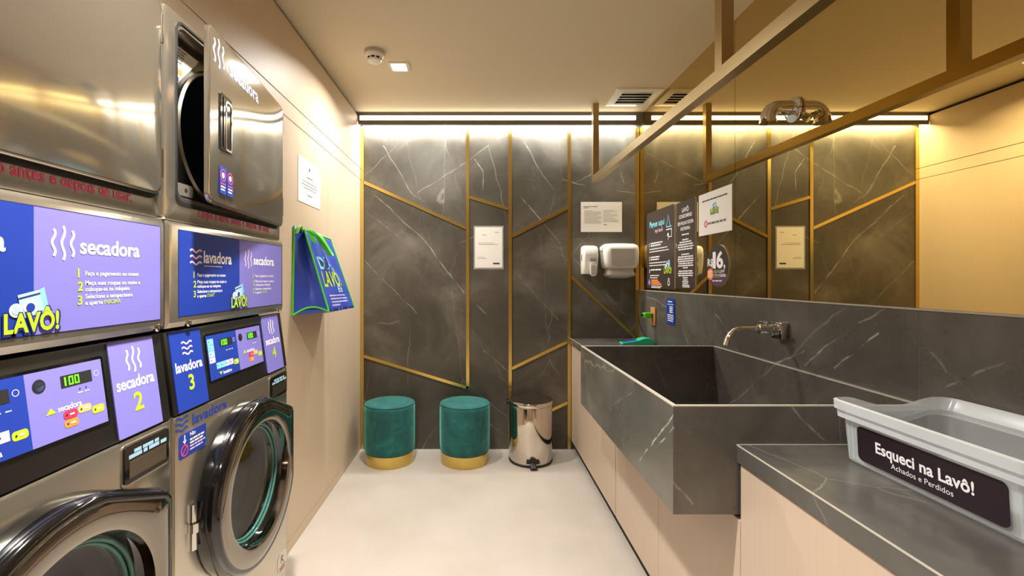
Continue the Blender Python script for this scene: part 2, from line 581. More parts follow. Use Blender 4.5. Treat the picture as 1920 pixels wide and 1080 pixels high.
def logo(mb, a, c, w, y, dark='navy', d=0.0004):
    """the shop mark: lime lettering over a tilted pale washing machine; (a,c) = left end of the baseline"""
    f0, f1, f2, f3 = front(y), front(y - d), front(y - 2 * d), front(y - 3 * d)
    h = w * 0.36
    def rotp(p, ang, o):
        return (o[0] + p[0] * math.cos(ang) - p[1] * math.sin(ang), o[1] + p[0] * math.sin(ang) + p[1] * math.cos(ang))
    o = (a + w * 0.50, c + h * 1.35); an = 0.22
    q = w * 0.20
    mb.poly([rotp(p, an, o) for p in ((-q, -q), (q, -q), (q, q * 1.1), (-q, q * 1.1))], f0, 'sky')
    mb.poly([rotp(p, an, o) for p in ((-q, q * 0.72), (q, q * 0.72), (q, q * 0.85), (-q, q * 0.85))], f1, 'navy')
    mb.poly([rotp(p, an, o) for p in ((q, -q), (q * 1.5, -q * 0.6), (q * 1.5, q * 1.25), (q, q * 1.1))], f0, 'cyan')
    mb.disc(o[0] - q * 0.1, o[1] - q * 0.25, q * 0.62, f1, 'white_print')
    mb.disc(o[0] - q * 0.1, o[1] - q * 0.25, q * 0.40, f2, 'blue')
    mb.disc(o[0] - q * 1.35, o[1] - q * 0.45, q * 0.6, f1, 'white_print')
    mb.disc(o[0] - q * 1.35, o[1] - q * 0.45, q * 0.36, f2, 'sky')
    mb.text('LAVÔ!', a, c, h * 1.32, f2, dark, bold=0.09, width=w * 1.06)
    mb.text('LAVÔ!', a + w * 0.02, c + h * 0.05, h * 1.28, f3, 'lime', bold=0.035, width=w)

# ================================================================ THE ROOM
R = ROOM
b = MB(); b.box(-1.6, 1.3, -1.75, 3.5, -0.06, 0, 'floor_tile'); structure(b.build('floor', smooth=None))
b = MB(); b.box(-1.6, 1.3, -1.75, 3.5, R['top'], R['top'] + 0.06, 'ceiling_paint'); structure(b.build('ceiling', smooth=None))
b = MB(); b.box(-1.6, 1.3, R['back'], 3.5, 0, R['top'], 'wall_marble'); structure(b.build('wall_back', smooth=None))
b = MB(); b.box(R['right'], 1.3, -1.7, R['back'], 0, R['top'], 'wall_paint'); structure(b.build('wall_right', smooth=None))
b = MB(); b.box(-1.6, R['right'], -1.75, -1.7, 0, R['top'], 'wall_paint'); structure(b.build('wall_front', smooth=None))
b = MB()                       # one solid wall with a niche for the two machine stacks
NY0, NY1 = 0.444, 1.824
for y0, y1, x1 in ((-1.7, NY0, -0.90), (NY0, NY1, -1.5), (NY1, R['back'], -0.90)):
    b.box(-1.6, x1, y0, y1, 0, 1.99 if x1 < -1 else R['top'], 'dark_gap')
b.box(-1.6, -0.90, NY0, NY1, 1.99, R['top'], 'dark_gap')
structure(b.build('wall_left', smooth=None))
b = MB(); b.box(-0.899, R['left'], -1.7, 3.408, 2.105, 2.474, 'panel_laminate', 0.001, 1); structure(b.build('trim_1', smooth=None))
b = MB(); b.box(-0.899, R['left'], -1.7, 3.408, 2.0235, 2.1015, 'panel_laminate', 0.001, 1); structure(b.build('trim_2', smooth=None))
b = MB(); b.box(-0.899, R['left'], NY1 + 0.003, 3.408, 0.0, 0.0495, 'panel_laminate', 0.001, 1); structure(b.build('baseboard_left', smooth=None))
b = MB(); b.box(-0.899, R['left'], -1.7, NY0 - 0.002, 0.0, 2.0205, 'panel_laminate', 0.001, 1); structure(b.build('trim_3', smooth=None))

for y0, y1, lab in ((NY1 + 0.003, 2.6695, 'tall beige laminate wall panel carrying the paper notice and the blue bag'),
                    (2.6725, 3.408, 'tall beige laminate wall panel in the corner between the blue bag and the brass strip')):
    b = MB(); b.box(-0.899, R['left'], y0, y1, 0.0525, 2.0205, 'panel_laminate', 0.0012, 1)
    o = b.build('wall_panel', smooth=None)
    tag(o, lab, 'wall panel')

# brass inlay strips on the dark back wall
def strip(i, p, q, w=0.024, ext=0.0):
    (x0, z0), (x1, z1) = p, q
    L = math.hypot(x1 - x0, z1 - z0); dx, dz = (x1 - x0) / L, (z1 - z0) / L
    nx, nz = -dz * w / 2, dx * w / 2
    b = MB()
    pts = [(x0 + nx, z0 + nz), (x0 - nx, z0 - nz), (x1 - nx, z1 - nz), (x1 + nx, z1 + nz)]
    b.prism(pts, R['back'] - 0.009, R['back'] - 0.0002, 'brass')
    structure(b.build('trim_%d' % i, smooth=None))
ZT = 2.404
strip(4, (-0.866, 0.0), (-0.866, ZT), 0.024)
strip(5, (-0.076, 0.452), (-0.076, ZT))
strip(6, (0.242, 0.0), (0.242, ZT))
strip(7, (0.684, 0.0), (0.684, ZT))
strip(8, (1.194, 0.834), (1.194, ZT), 0.028)
for i, (p, q) in enumerate((((-0.853, 2.0), (-0.089, 1.656)), ((-0.063, 1.888), (0.229, 1.800)), ((0.255, 1.594), (0.671, 1.806)),
                            ((-0.853, 0.698), (-0.070, 0.458)), ((0.255, 0.606), (0.671, 0.806)), ((0.255, 0.154), (0.671, 0.350)),
                            ((0.697, 1.296), (1.178, 0.836)))):
    strip(9 + i, p, q, 0.022)

# ---------------------------------------------------------------- lamps
def area_light(name, loc, rot, sx, sy, power, col, parent=None, spread=PI):
    d = bpy.data.lights.new(name, 'AREA')
    d.shape = 'RECTANGLE'; d.size = sx; d.size_y = sy
    d.energy = power; d.color = col; d.spread = spread
    o = bpy.data.objects.new(name, d)
    COL.objects.link(o)
    o.location = loc; o.rotation_euler = rot
    if parent: o.parent = parent
    return o

t = thing('linear_light', 'long grey LED channel glowing along the top of the dark back wall', 'ceiling light', (0.168, 3.385, 2.406))
b = MB()
b.box(-1.045, 1.042, -0.060, 0.026, 0.026, 0.089, 'profile_grey', 0.001, 1)
b.box(-1.045, 1.042, -0.060, -0.056, 0.0, 0.0262, 'profile_grey')
b.build('housing', t, smooth=None)
b = MB(); b.box(-1.030, 0.985, -0.0625, -0.0600, 0.032, 0.062, 'led')
b.build('diffuser', t, smooth=None)
area_light('linear_light_source', (-0.01, -0.018, 0.0245), (0, 0, 0), 2.04, 0.060, P_LED, NEUTRAL, t)

DOWN = [(-0.45, 2.60, 20, 2.7, 'square recessed downlight beside the smoke detector'),
        (-0.40, 0.95, 38, 1.8, 'square recessed downlight above the washing machines'),
        (-0.30, -0.75, 14, 2.2, 'unseen square downlight added as fill behind the camera by the front wall')]  # last one is out of view, added as fill light
for x, y, pw, sp, lab in DOWN:
    t = thing('downlight', lab, 'ceiling light', (x, y, R['top'] - 0.012), group='square recessed downlights')
    b = MB()
    o_, i_ = rrect(-0.055, 0.055, -0.055, 0.055, 0.004, 2), rrect(-0.042, 0.042, -0.042, 0.042, 0.003, 2)
    b.loft([[(a, c, 0.0118) for a, c in o_], [(a, c, 0.0) for a, c in o_], [(a, c, 0.0) for a, c in i_], [(a, c, 0.008) for a, c in i_]], 'white_plastic')
    b.build('frame', t, smooth=None)
    b = MB(); b.box(-0.042, 0.042, -0.042, 0.042, 0.006, 0.0105, 'lamp_face'); b.build('lens', t, smooth=None)
    area_light('downlight_source', (0, 0, -0.004), (0, 0, 0), 0.08, 0.08, pw * P_DOWN, WARM, t, sp)

t = thing('smoke_detector', 'round white smoke detector on the ceiling beside the square downlight', 'smoke detector', (-0.555, 2.44, R['top']))
b = MB(); b.lathe([(0.054, 0.0), (0.054, -0.014), (0.052, -0.018)], (0, 0, 0), m='grey_plastic', cap0=True, cap1=True); b.build('base', t)
b = MB()
b.lathe([(0.050, -0.0185), (0.047, -0.030), (0.040, -0.036), (0.036, -0.036)], (0, 0, 0), m='white_plastic', cap0=True)
b.lathe([(0.036, -0.036), (0.035, -0.047)], (0, 0, 0), m='black_matte')
b.lathe([(0.038, -0.047), (0.034, -0.055), (0.02, -0.058)], (0, 0, 0), m='white_plastic', cap0=True, cap1=True)
for k in range(8):
    a = 2 * PI * k / 8 + 0.39
    b.box(0.034 * math.cos(a) - 0.004, 0.034 * math.cos(a) + 0.004, 0.034 * math.sin(a) - 0.004, 0.034 * math.sin(a) + 0.004, -0.047, -0.0362, 'white_plastic')
b.build('cover', t)

t = thing('air_vent', 'white slatted air vent on the ceiling next to the mirror', 'air vent', (1.043, 3.05, R['top']))
b = MB()
o_, i_ = rrect(-0.150, 0.150, -0.145, 0.145, 0.004, 2), rrect(-0.102, 0.102, -0.100, 0.100, 0.003, 2)
b.loft([[(a, c, -0.0003) for a, c in o_], [(a, c, -0.008) for a, c in o_], [(a, c, -0.012) for a, c in i_], [(a, c, -0.001) for a, c in i_]], 'white_plastic')
b.build('frame', t, smooth=20)
b = MB(); b.box(-0.102, 0.102, -0.1, 0.1, -0.0016, -0.0006, 'black_matte'); b.build('duct_shade_plate', t, smooth=None)  # black plate paints the shade of the duct behind the slats
for k in range(5):
    y = -0.088 + k * 0.042
    b = MB(); b.faces([(-0.101, y, -0.0105), (0.101, y, -0.0105), (0.101, y + 0.018, -0.0065), (-0.101, y + 0.018, -0.0065),
                       (-0.101, y, -0.0095), (0.101, y, -0.0095), (0.101, y + 0.018, -0.0055), (-0.101, y + 0.018, -0.0055)],
                      [(0, 1, 2, 3), (7, 6, 5, 4), (0, 4, 5, 1), (3, 2, 6, 7), (0, 3, 7, 4), (1, 5, 6, 2)], 'white_plastic')
    b.build('slat', t, smooth=None)

# ---------------------------------------------------------------- mirror wall
MX = 1.211
for y0, y1, lab in ((2.1445, 3.405, 'bronze tinted mirror pane with the price signs, next to the back wall'),
                    (-1.69, 2.1415, 'long bronze tinted mirror pane above the tap and the storage box')):
    t = thing('wall_mirror', lab, 'mirror', (MX, (y0 + y1) / 2, 1.192))
    h = (y1 - y0) / 2
    b = MB(); b.box(0, 0.0048, -h, h, 0.004, 1.303, 'mirror_glass'); b.build('pane', t, smooth=None)
    b = MB(); b.box(-0.003, 0.0048, -h, h, -0.002, 0.0035, 'slab_edge'); b.build('bottom_channel', t, smooth=None)

t = thing('backsplash', 'dark marble splashback of large slabs running behind sink and worktop under the mirror', 'backsplash', (1.2055, 1.5, 0.832))
for y0, y1 in ((2.337, 3.409), (1.2455, 2.335), (-1.69, 1.2435)):
    b = MB(); b.box(0, 0.0103, y0 - 1.5, y1 - 1.5, 0.0003, 0.357, 'slab_marble'); b.build('slab', t, smooth=None)
for y in (2.336, 1.2445):
    b = MB(); b.box(0.0012, 0.010, y - 1.501, y - 1.499, 0.0003, 0.357, 'slab_edge'); b.build('joint_filler', t, smooth=None)

# chrome fitting on the mirror
t = thing('wall_fitting', 'chrome elbow pipe fitting on a round flange high on the mirror', 'pipe fitting', (MX, 1.737, 1.917))
b = MB(); b.lathe([(0.044, -0.001), (0.046, -0.004), (0.046, -0.009), (0.040, -0.015), (0.03, -0.017)], (0, 0, 0.006), 'x', 40, 'chrome', True, True); b.build('flange', t)
b = MB()
pts = [(-0.016, 0, 0.012)] + [(-0.055, 0, 0.012)] + [(-0.062 - 0.042 * math.sin(a), 0, 0.012 - 0.042 * (1 - math.cos(a))) for a in [PI / 2 * k / 8 for k in range(9)]] + [(-0.104, 0, -0.044)]
b.tube(pts, 0.027, 'chrome', 24, True)
b.tube([(-0.104, 0, -0.036), (-0.104, 0, -0.046)], 0.029, 'chrome', 24, True)
b.build('elbow_pipe', t)
b = MB(); b.tube([(-0.018, -0.012, -0.018), (-0.034, -0.030, -0.040)], [0.013, 0.016], 'chrome', 16, True)
b.build('side_valve', t)

# hanging frame of square tube along the mirror side
t = thing('hanging_rail', 'bronze coloured square tube frame hanging from the ceiling in front of the mirror', 'hanging rail', (0.82, 1.4, 1.9))
def rz_(y): return 1.950 - (3.2 - y) * 0.010
b = MB()
y0, y1 = -0.9, 3.2
vs = []
for y in (y0, y1):
    z = rz_(y)
    vs += [(0.80, y, z), (0.84, y, z), (0.84, y, z + 0.045), (0.80, y, z + 0.045)]
b.faces(vs, [(0, 1, 2, 3), (7, 6, 5, 4), (0, 4, 5, 1), (1, 5, 6, 2), (2, 6, 7, 3), (3, 7, 4, 0)], 'bronze_frame')
b.build('rail', t, smooth=None, world=True)
for y in (3.155, 1.493, -0.25):
    b = MB(); b.box(0.80, 0.84, y, y + 0.044, rz_(y + 0.044) + 0.0445, R['top'] - 0.0005, 'bronze_frame'); b.build('post', t, smooth=None, world=True)

# ---------------------------------------------------------------- cupboards, worktops, sink
BZ = 0.832
bounds = [(2.8575, 3.400, 'corner'), (2.3185, 2.8545, 'second'), (1.767, 2.308, 'mid'), (1.215, 1.764, 'near'), (0.66, 1.212, 'box'), (0.10, 0.657, 'front')]
clabel = {'corner': 'beige base cupboard in the back corner beside the pedal bin and brass strip',
          'second': 'beige base cupboard under the far end of the sink, beside the corner cupboard',
          'mid': 'beige base cupboard under the middle of the marble sink',
          'near': 'beige base cupboard under the near end of the marble sink, shaded by it',
          'box': 'beige base cupboard below the worktop that carries the clear storage box',
          'front': 'beige base cupboard at the near end of the worktop, closest to the viewer'}
for y0, y1, k in bounds:
    t = thing('base_cupboard', clabel[k], 'cupboard', (0.95, (y0 + y1) / 2, 0.0), group='row of handleless base cupboards')
    h = (y1 - y0) / 2
    top = 0.630 if k in ('mid', 'near') else BZ - 0.047
    b = MB(); b.box(-0.230, 0.2545, -h, h, 0.0655, top, 'dark_gap'); b.build('carcass', t, smooth=None)
    b = MB(); b.box(-0.250, -0.2305, -h, h, 0.068, min(top, BZ - 0.051), 'cupboard_laminate', 0.0012, 1); b.build('door', t, smooth=None)
    b = MB(); b.box(-0.222, -0.205, -h - 0.001, h + 0.001, 0.0, 0.0652, 'dark_gap'); b.build('plinth', t, smooth=None)

def worktop(y0, y1, lab):
    t = thing('worktop', lab, 'worktop', (0.95, (y0 + y1) / 2, BZ - 0.0465))
    h = (y1 - y0) / 2
    b = MB(); b.box(-0.256, 0.2665 if y1 > 3 else 0.2555, -h, h, 0, 0.0463, 'top_marble', 0.0006, 1)
    b.box(-0.2568, -0.2535, -h, h, 0.0440, 0.0466, 'slab_edge')
    b.build('slab', t, smooth=None)
    if y1 > 3:
        return
    b = MB(); b.box(-0.2568, 0.2555, h - 0.003, h + 0.0008, 0.0458, 0.0474, 'slab_edge'); b.build('sealant_line', t, smooth=None)
worktop(2.3185, 3.402, 'dark marble worktop in the back corner holding the card terminal')
worktop(-0.45, 1.2195, 'dark marble worktop carrying the clear storage box beside the sink')

t = thing('sink', 'large boxy dark marble sink jutting out over the beige cupboards', 'sink', (0.865, 1.769, 0.644))
SX0, SX1, SY0, SY1, SZ0, SZ1 = 0.524, 1.2053, 1.221, 2.317, 0.644, 0.936
T = 0.012
def slab(name, x0, x1, y0, y1, z0, z1, rim=True):
    b = MB()
    b.box(x0, x1, y0, y1, z0, z1 - (0.003 if rim else 0), 'slab_marble')
    if rim:
        b.box(x0, x1, y0, y1, z1 - 0.003, z1, 'slab_edge')
    return b.build(name, t, smooth=None, world=True)
slab('apron', SX0, SX0 + T, SY0, SY1, SZ0, SZ1)
slab('side_panel', SX0 + T + 0.0002, SX1 - T, SY0, SY0 + T, SZ0, SZ1)
slab('side_panel', SX0 + T + 0.0002, SX1 - T, SY1 - T, SY1, SZ0, SZ1)
slab('back_panel', SX1 - T + 0.0002, SX1, SY0, SY1, SZ0, SZ1)
slab('basin_floor', SX0 + T + 0.0002, SX1 - T - 0.0002, SY0 + T + 0.0002, SY1 - T - 0.0002, SZ0, SZ0 + 0.014, False)
b = MB(); b.lathe([(0.04, 0.0142), (0.04, 0.017), (0.03, 0.018), (0.028, 0.0145)], (0.05, 0.0, 0.0), m='chrome', cap1=True); b.build('drain', t)

# tap
t = thing('tap', 'chrome wall mounted tap with a bent spout over the marble sink', 'tap', (1.2055, 1.795, 1.072))
b = MB(); b.box(-0.030, -0.0002, -0.032, 0.032, -0.032, 0.034, 'chrome', 0.004, 2); b.build('wall_plate', t)
b = MB(); b.tube([(-0.030, 0, 0.004), (-0.048, 0, 0.004), (-0.050, 0, 0.004), (-0.090, 0, 0.006)], [0.021, 0.021, 0.017, 0.016], 'chrome', 20, True); b.build('body', t)
b = MB()
b.tube([(-0.070, 0, 0.006), (-0.070, 0.0, 0.036)], 0.010, 'chrome', 14, True)
b.tube([(-0.074, -0.026, 0.032), (-0.074, 0.026, 0.032)], 0.006, 'chrome', 12, True)
b.tube([(-0.0895, 0, 0.007), (-0.099, 0, 0.007), (-0.101, 0, 0.007), (-0.110, 0, 0.007)], [0.019, 0.019, 0.014, 0.012], 'chrome', 18, True)
b.build('handle', t)
b = MB()
pts = [(-0.105, 0, 0.010), (-0.150, 0, 0.010), (-0.178, 0, 0.008), (-0.196, 0, 0.000), (-0.211, 0, -0.016), (-0.222, 0, -0.036), (-0.229, 0, -0.058)]
b.tube(pts, [0.009, 0.009, 0.010, 0.012, 0.014, 0.015, 0.015], 'chrome', 18, True, flat=0.7)
b.build('spout', t)

# ---------------------------------------------------------------- things on the back wall
rng = random.Random(4)
YB = R['back']
t = thing('wall_notice', 'portrait paper notice in a clear sleeve on the back wall between two brass strips', 'notice', (-0.032, YB - 0.0004, 1.348))
b = MB(); b.box(0, 0.224, -0.0022, 0, 0, 0.326, 'film'); b.build('plastic_sleeve', t, smooth=None)
b = MB(); b.box(0.010, 0.215, -0.0030, -0.0023, 0.012, 0.315, 'paper')
f = front(-0.0034)
for a, c, w, h in ((0.16, 0.275, 0.03, 0.004), (0.065, 0.255, 0.03, 0.004), (0.035, 0.195, 0.12, 0.003), (0.04, 0.185, 0.14, 0.003), (0.03, 0.08, 0.07, 0.003), (0.03, 0.09, 0.05, 0.002)):
    b.words(a, c, w, h, f, 'paper_ink', rng)
b.quad(0.145, 0.195, 0.038, 0.049, -0.0034, 'ink_black')
b.build('paper_sheet', t, smooth=None)

t = thing('wall_notice', 'landscape paper notice with two columns of print above the soap dispenser', 'notice', (0.772, YB - 0.0004, 1.628))
b = MB(); b.box(0, 0.308, -0.0022, 0, 0, 0.224, 'paper', 0.0004, 1)
f = front(-0.0026)
b.words(0.02, 0.188, 0.105, 0.005, f, 'paper_ink', rng); b.words(0.02, 0.178, 0.035, 0.005, f, 'paper_ink', rng)
for k in range(12):
    b.words(0.026, 0.158 - k * 0.0085, 0.06 if k == 0 else (0.125 if k % 4 else 0.10), 0.0024, f, 'paper_ink', rng)
for k in range(9):
    b.words(0.168, 0.162 - k * 0.0105, rng.uniform(0.04, 0.11), 0.0024, f, 'paper_ink', rng)
b.words(0.23, 0.078, 0.055, 0.003, f, 'paper_ink', rng)
b.words(0.172, 0.052, 0.02, 0.006, f, 'paper_ink', rng)
b.build('paper_sheet', t, smooth=None)

t = thing('soap_dispenser', 'white wall soap dispenser with a push lever left of the towel dispenser', 'soap dispenser', (0.826, YB - 0.0006, 1.300))
b = MB()
sec = []
for z, hw, dep in ((0.222, 0.040, 0.050), (0.216, 0.050, 0.075), (0.200, 0.055, 0.092), (0.15, 0.056, 0.098), (0.08, 0.055, 0.094), (0.02, 0.054, 0.080), (0.012, 0.051, 0.074)):
    pts = [(-hw, 0), (hw, 0)]
    ring = []
    r = min(0.022, hw * 0.6)
    ring = [(-hw, -0.0002, z), (hw, -0.0002, z)]
    for i in range(7):
        a = PI / 2 * i / 6
        ring.append((hw - r + r * math.cos(a), -dep + r - r * math.sin(a), z))
    for i in range(7):
        a = PI / 2 * (1 - i / 6)
        ring.append((-hw + r - r * math.cos(a), -dep + r - r * math.sin(a), z))
    sec.append(ring)
b.loft(sec, 'white_plastic', True, True); b.build('housing', t, smooth=50)
b = MB(); b.prism(rrect(-0.008, 0.036, -0.004, 0.098, 0.021), -0.112, -0.088, 'white_plastic')
b.prism(rrect(-0.004, 0.032, 0.002, 0.075, 0.017), -0.1135, -0.1121, 'grey_plastic'); b.build('push_lever', t, smooth=30)
b = MB(); b.prism(rrect(-0.010, 0.038, 0.100, 0.132, 0.004, 3), -0.1005, -0.0985, 'grey_plastic'); b.quad(-0.004, 0.030, 0.108, 0.116, -0.101, 'paper_ink'); b.build('name_plate', t, smooth=30)
b = MB(); b.box(-0.0575, -0.055, -0.05, -0.035, 0.11, 0.155, 'ink_black', 0.001, 1); b.build('level_window', t, smooth=None)

t = thing('towel_dispenser', 'wide white paper towel dispenser on the dark back wall beside the mirror', 'paper towel dispenser', (1.048, YB - 0.0006, 1.276))
def dsec(rows, m0):
    b = MB(); rr = []
    for z, hw, dep, r in rows:
        ring = [(-hw, -0.0002, z), (hw, -0.0002, z)]
        for i in range(9):
            a = PI / 2 * i / 8
            ring.append((hw - r + r * math.cos(a), -dep + r - r * math.sin(a), z))
        for i in range(9):
            a = PI / 2 * (1 - i / 8)
            ring.append((-hw + r - r * math.cos(a), -dep + r - r * math.sin(a), z))
        rr.append(ring)
    b.loft(rr, m0, True, True)
    return b
b = dsec([(0.262, 0.060, 0.05, 0.02), (0.258, 0.105, 0.085, 0.04), (0.245, 0.124, 0.112, 0.045), (0.225, 0.130, 0.122, 0.045), (0.19, 0.130, 0.124, 0.04), (0.12, 0.126, 0.120, 0.035), (0.085, 0.118, 0.112, 0.03), (0.078, 0.105, 0.10, 0.03)], 'white_plastic')
b.build('cover', t, smooth=60)
b = MB()
def win(a, c):
    z = 0.100 + c * 0.118 - 0.012 * (1 - (2 * a - 1) ** 2) * (1 - c)
    x = (-0.086 + a * 0.172) * (0.93 + 0.07 * c)
    return (x, -0.1175 - 0.0085 * min(1.0, max(0.0, (z - 0.09) / 0.06)) - 0.0012, z)
b.grid(win, 12, 6, 'grey_plastic'); b.build('front_window', t, smooth=60, fix=False)
b = dsec([(0.0775, 0.100, 0.095, 0.03), (0.060, 0.098, 0.092, 0.03), (0.030, 0.108, 0.108, 0.035), (0.016, 0.095, 0.100, 0.04), (0.004, 0.05, 0.07, 0.03)], 'grey_plastic')
b.build('towel_tray', t, smooth=60)
b = MB(); b.box(-0.142, -0.118, -0.075, -0.02, 0.205, 0.240, 'white_plastic', 0.008, 3); b.build('side_latch', t)

# ---------------------------------------------------------------- signs on the mirror (local x runs towards the viewer, front faces the room)
def mirror_thing(name, lab, cat, y, z, x=MX):
    return thing(name, lab, cat, (x, y, z), -PI / 2)

t = mirror_thing('payment_sign', 'wide dark acrylic sign headed Pague aqui with numbered steps, on the mirror', 'sign', 3.246, 1.212)
W, H = 0.455, 0.527
b = MB(); b.prism(rrect(0, W, 0, H, 0.016), -0.005, -0.0003, 'acrylic_edge', 'sign_dark'); b.build('board', t, smooth=None)
b = MB(); f = front(-0.0056)
b.text('Pague aqui', 0.055, 0.420, 0.058, f, 'cyan', bold=0.02, width=0.25)
b.text('my lavô', 0.150, 0.378, 0.036, f, 'pale_pink', bold=0.01, width=0.13)
b.ribbon([(0.335, 0.395), (0.365, 0.470), (0.395, 0.395)], 0.009, f, 'cyan')
b.ribbon([(0.335, 0.395), (0.415, 0.395)], 0.008, f, 'cyan')
b.ribbon([(0.335, 0.378), (0.415, 0.378)], 0.007, f, 'white_print')
b.ribbon([(0.415, 0.378), (0.415, 0.330), (0.365, 0.330), (0.365, 0.312)], 0.007, f, 'white_print')
b.disc(0.362, 0.345, 0.012, f, 'white_print')
b.build('heading', t, smooth=None, fix=False)
b = MB()
for k, (n_, z, ls) in enumerate((('1', 0.300, (0.20, 0.17)), ('2', 0.205, (0.15, 0.14)), ('3', 0.118, (0.18,)))):
    b.text(n_, 0.045, z - 0.012, 0.034, f, 'white_print', bold=0.02)
    for i, w in enumerate(ls):
        b.words(0.075, z + 0.004 - 0.016 * i, w, 0.0085, f, 'white_print', rng)
    if k < 2:
        for i, w in enumerate((0.30, 0.32)):
            b.words(0.05, z - 0.034 - 0.018 * i, w, 0.006, f, 'white_print', rng)
    else:
        for i, w in enumerate((0.16, 0.14)):
            b.words(0.06, z - 0.034 - 0.015 * i, w, 0.006, f, 'white_print', rng)
b.build('numbered_steps', t, smooth=None, fix=False)
b = MB()
b.disc(0.05, 0.040, 0.022, f, 'purple', 20)
b.text('9', 0.043, 0.030, 0.026, front(-0.006), 'white_print')
for i in range(3):
    b.poly([(0.085, 0.050 - i * 0.013), (0.20 + 0.03 * i, 0.050 - i * 0.013), (0.20 + 0.03 * i, 0.060 - i * 0.013), (0.085, 0.060 - i * 0.013)], f, 'orange')
for i, w in enumerate((0.18, 0.16)):
    b.words(0.085, 0.013 - 0.010 * i + 0.0, w, 0.005, f, 'white_print', rng)
b.build('offer_note', t, smooth=None, fix=False)
b = MB(); logo(b, 0.300, 0.098, 0.115, -0.0056, 'sign_dark'); b.ring(0.372, 0.038, 0.014, 0.006, f, 'white_print', 20); b.ring(0.372, 0.058, 0.010, 0.005, f, 'white_print', 20)
b.build('shop_mark', t, smooth=None, fix=False)

t = mirror_thing('information_sign', 'narrow dark acrylic sign headed LAVÔ CONDOMÍNIO, right of the payment sign', 'sign', 2.764, 1.220)
W, H = 0.240, 0.512
b = MB(); b.prism(rrect(0, W, 0, H, 0.014), -0.005, -0.0003, 'acrylic_edge', 'sign_dark'); b.build('board', t, smooth=None)
b = MB(); f = front(-0.0056); cx = W / 2
b.text('LAVÔ', cx, 0.448, 0.036, f, 'white_print', 'c', 0.02, 0.085)
b.text('CONDOMÍNIO', cx, 0.414, 0.030, f, 'white_print', 'c', 0.02, 0.165)
b.text('SEM PALHA? ROUPA', cx, 0.374, 0.029, f, 'white_print', 'c', 0.02, 0.200)
b.text('NOVINHA', cx, 0.341, 0.029, f, 'white_print', 'c', 0.02, 0.120)
b.build('heading', t, smooth=None, fix=False)
b = MB()
for z, w in ((0.312, .09), (0.282, .08), (0.268, .15), (0.254, .19), (0.240, .20), (0.226, .18), (0.196, .10), (0.182, .19), (0.169, .20), (0.156, .20), (0.143, .18), (0.130, .19), (0.117, .06),
             (0.098, .18), (0.085, .19), (0.072, .18), (0.059, .06)):
    b.words(cx, z, w, 0.0075, f, 'white_print', rng, 'c')
b.build('small_print', t, smooth=None, fix=False)
b = MB()
for z, w in ((0.0470, .06), (0.0365, .08), (0.026, .07)):
    b.words(cx, z, w, 0.006, f, 'white_print', rng, 'c')
for z in (0.016, 0.007):
    b.words(cx + 0.008, z, 0.09, 0.006, f, 'white_print', rng, 'c')
b.build('contact_lines', t, smooth=None, fix=False)

t = mirror_thing('wall_notice', 'white landscape paper with the shop mark and a small pink icon taped to the mirror', 'notice', 2.490, 1.508)
W, H = 0.325, 0.222
b = MB(); b.box(0, W, -0.0020, -0.0003, 0, H, 'paper', 0.0003, 1); f = front(-0.0026)
b.words(0.04, 0.178, 0.25, 0.007, f, 'ink_black', rng)
b.words(0.105, 0.052, 0.17, 0.011, f, 'paper_ink', rng)
b.ring(0.078, 0.058, 0.013, 0.005, f, 'pink', 20); b.ring(0.078, 0.058, 0.022, 0.004, f, 'pink', 4)
b.disc(0.078, 0.058, 0.004, f, 'pink', 12)
b.build('paper_sheet', t, smooth=None)
b = MB(); logo(b, 0.125, 0.104, 0.075, -0.0026, 'navy'); b.build('shop_mark', t, smooth=None, fix=False)

t = mirror_thing('price_sign', 'round dark acrylic price sign reading R$16 on the mirror', 'sign', 2.292, 1.343)
b = MB(); b.prism([(0.107 * math.cos(2 * PI * i / 48), 0.107 * math.sin(2 * PI * i / 48)) for i in range(48)], -0.006, -0.0003, 'acrylic_edge', 'sign_dark'); b.build('board', t, smooth=None)
b = MB(); f = front(-0.0066)
pp = [(0.104 * math.cos(a), 0.104 * math.sin(a)) for a in [PI + 0.45 + (PI - 0.9) * i / 20 for i in range(21)]]
b.poly(pp, front(-0.0063), 'sign_plum')
b.text('R$', -0.093, 0.000, 0.052, f, 'white_print', 'l', 0.03, 0.055)
b.text('1', -0.042, -0.010, 0.112, f, 'white_print', 'l', 0.035, 0.030); b.text('6', -0.006, -0.010, 0.112, f, 'white_print', 'l', 0.035, 0.064)
b.text(',', 0.062, -0.008, 0.075, f, 'white_print', 'l', 0.03)
b.disc(-0.066, -0.042, 0.031, front(-0.0064), 'orange', 14)
for k in range(4):
    b.words(-0.088, -0.030 - k * 0.009, 0.042, 0.004, f, 'white_print', rng)
b.poly([(-0.032, -0.058), (0.028, -0.058), (0.028, -0.022), (-0.032, -0.022)], front(-0.0064), 'grey_plastic')
b.words(-0.03, -0.030, 0.055, 0.006, f, 'sign_dark', rng); b.words(-0.03, -0.044, 0.055, 0.010, f, 'sign_dark', rng); b.words(-0.03, -0.056, 0.055, 0.006, f, 'sign_dark', rng)
b.text('por', 0.036, -0.034, 0.026, f, 'white_print', 'l', 0.01)
b.text('ciclo', 0.032, -0.056, 0.026, f, 'white_print', 'l', 0.02, 0.05)
b.words(0.0, -0.080, 0.09, 0.007, f, 'pale_pink', rng, 'c')
b.build('lettering', t, smooth=None, fix=False)

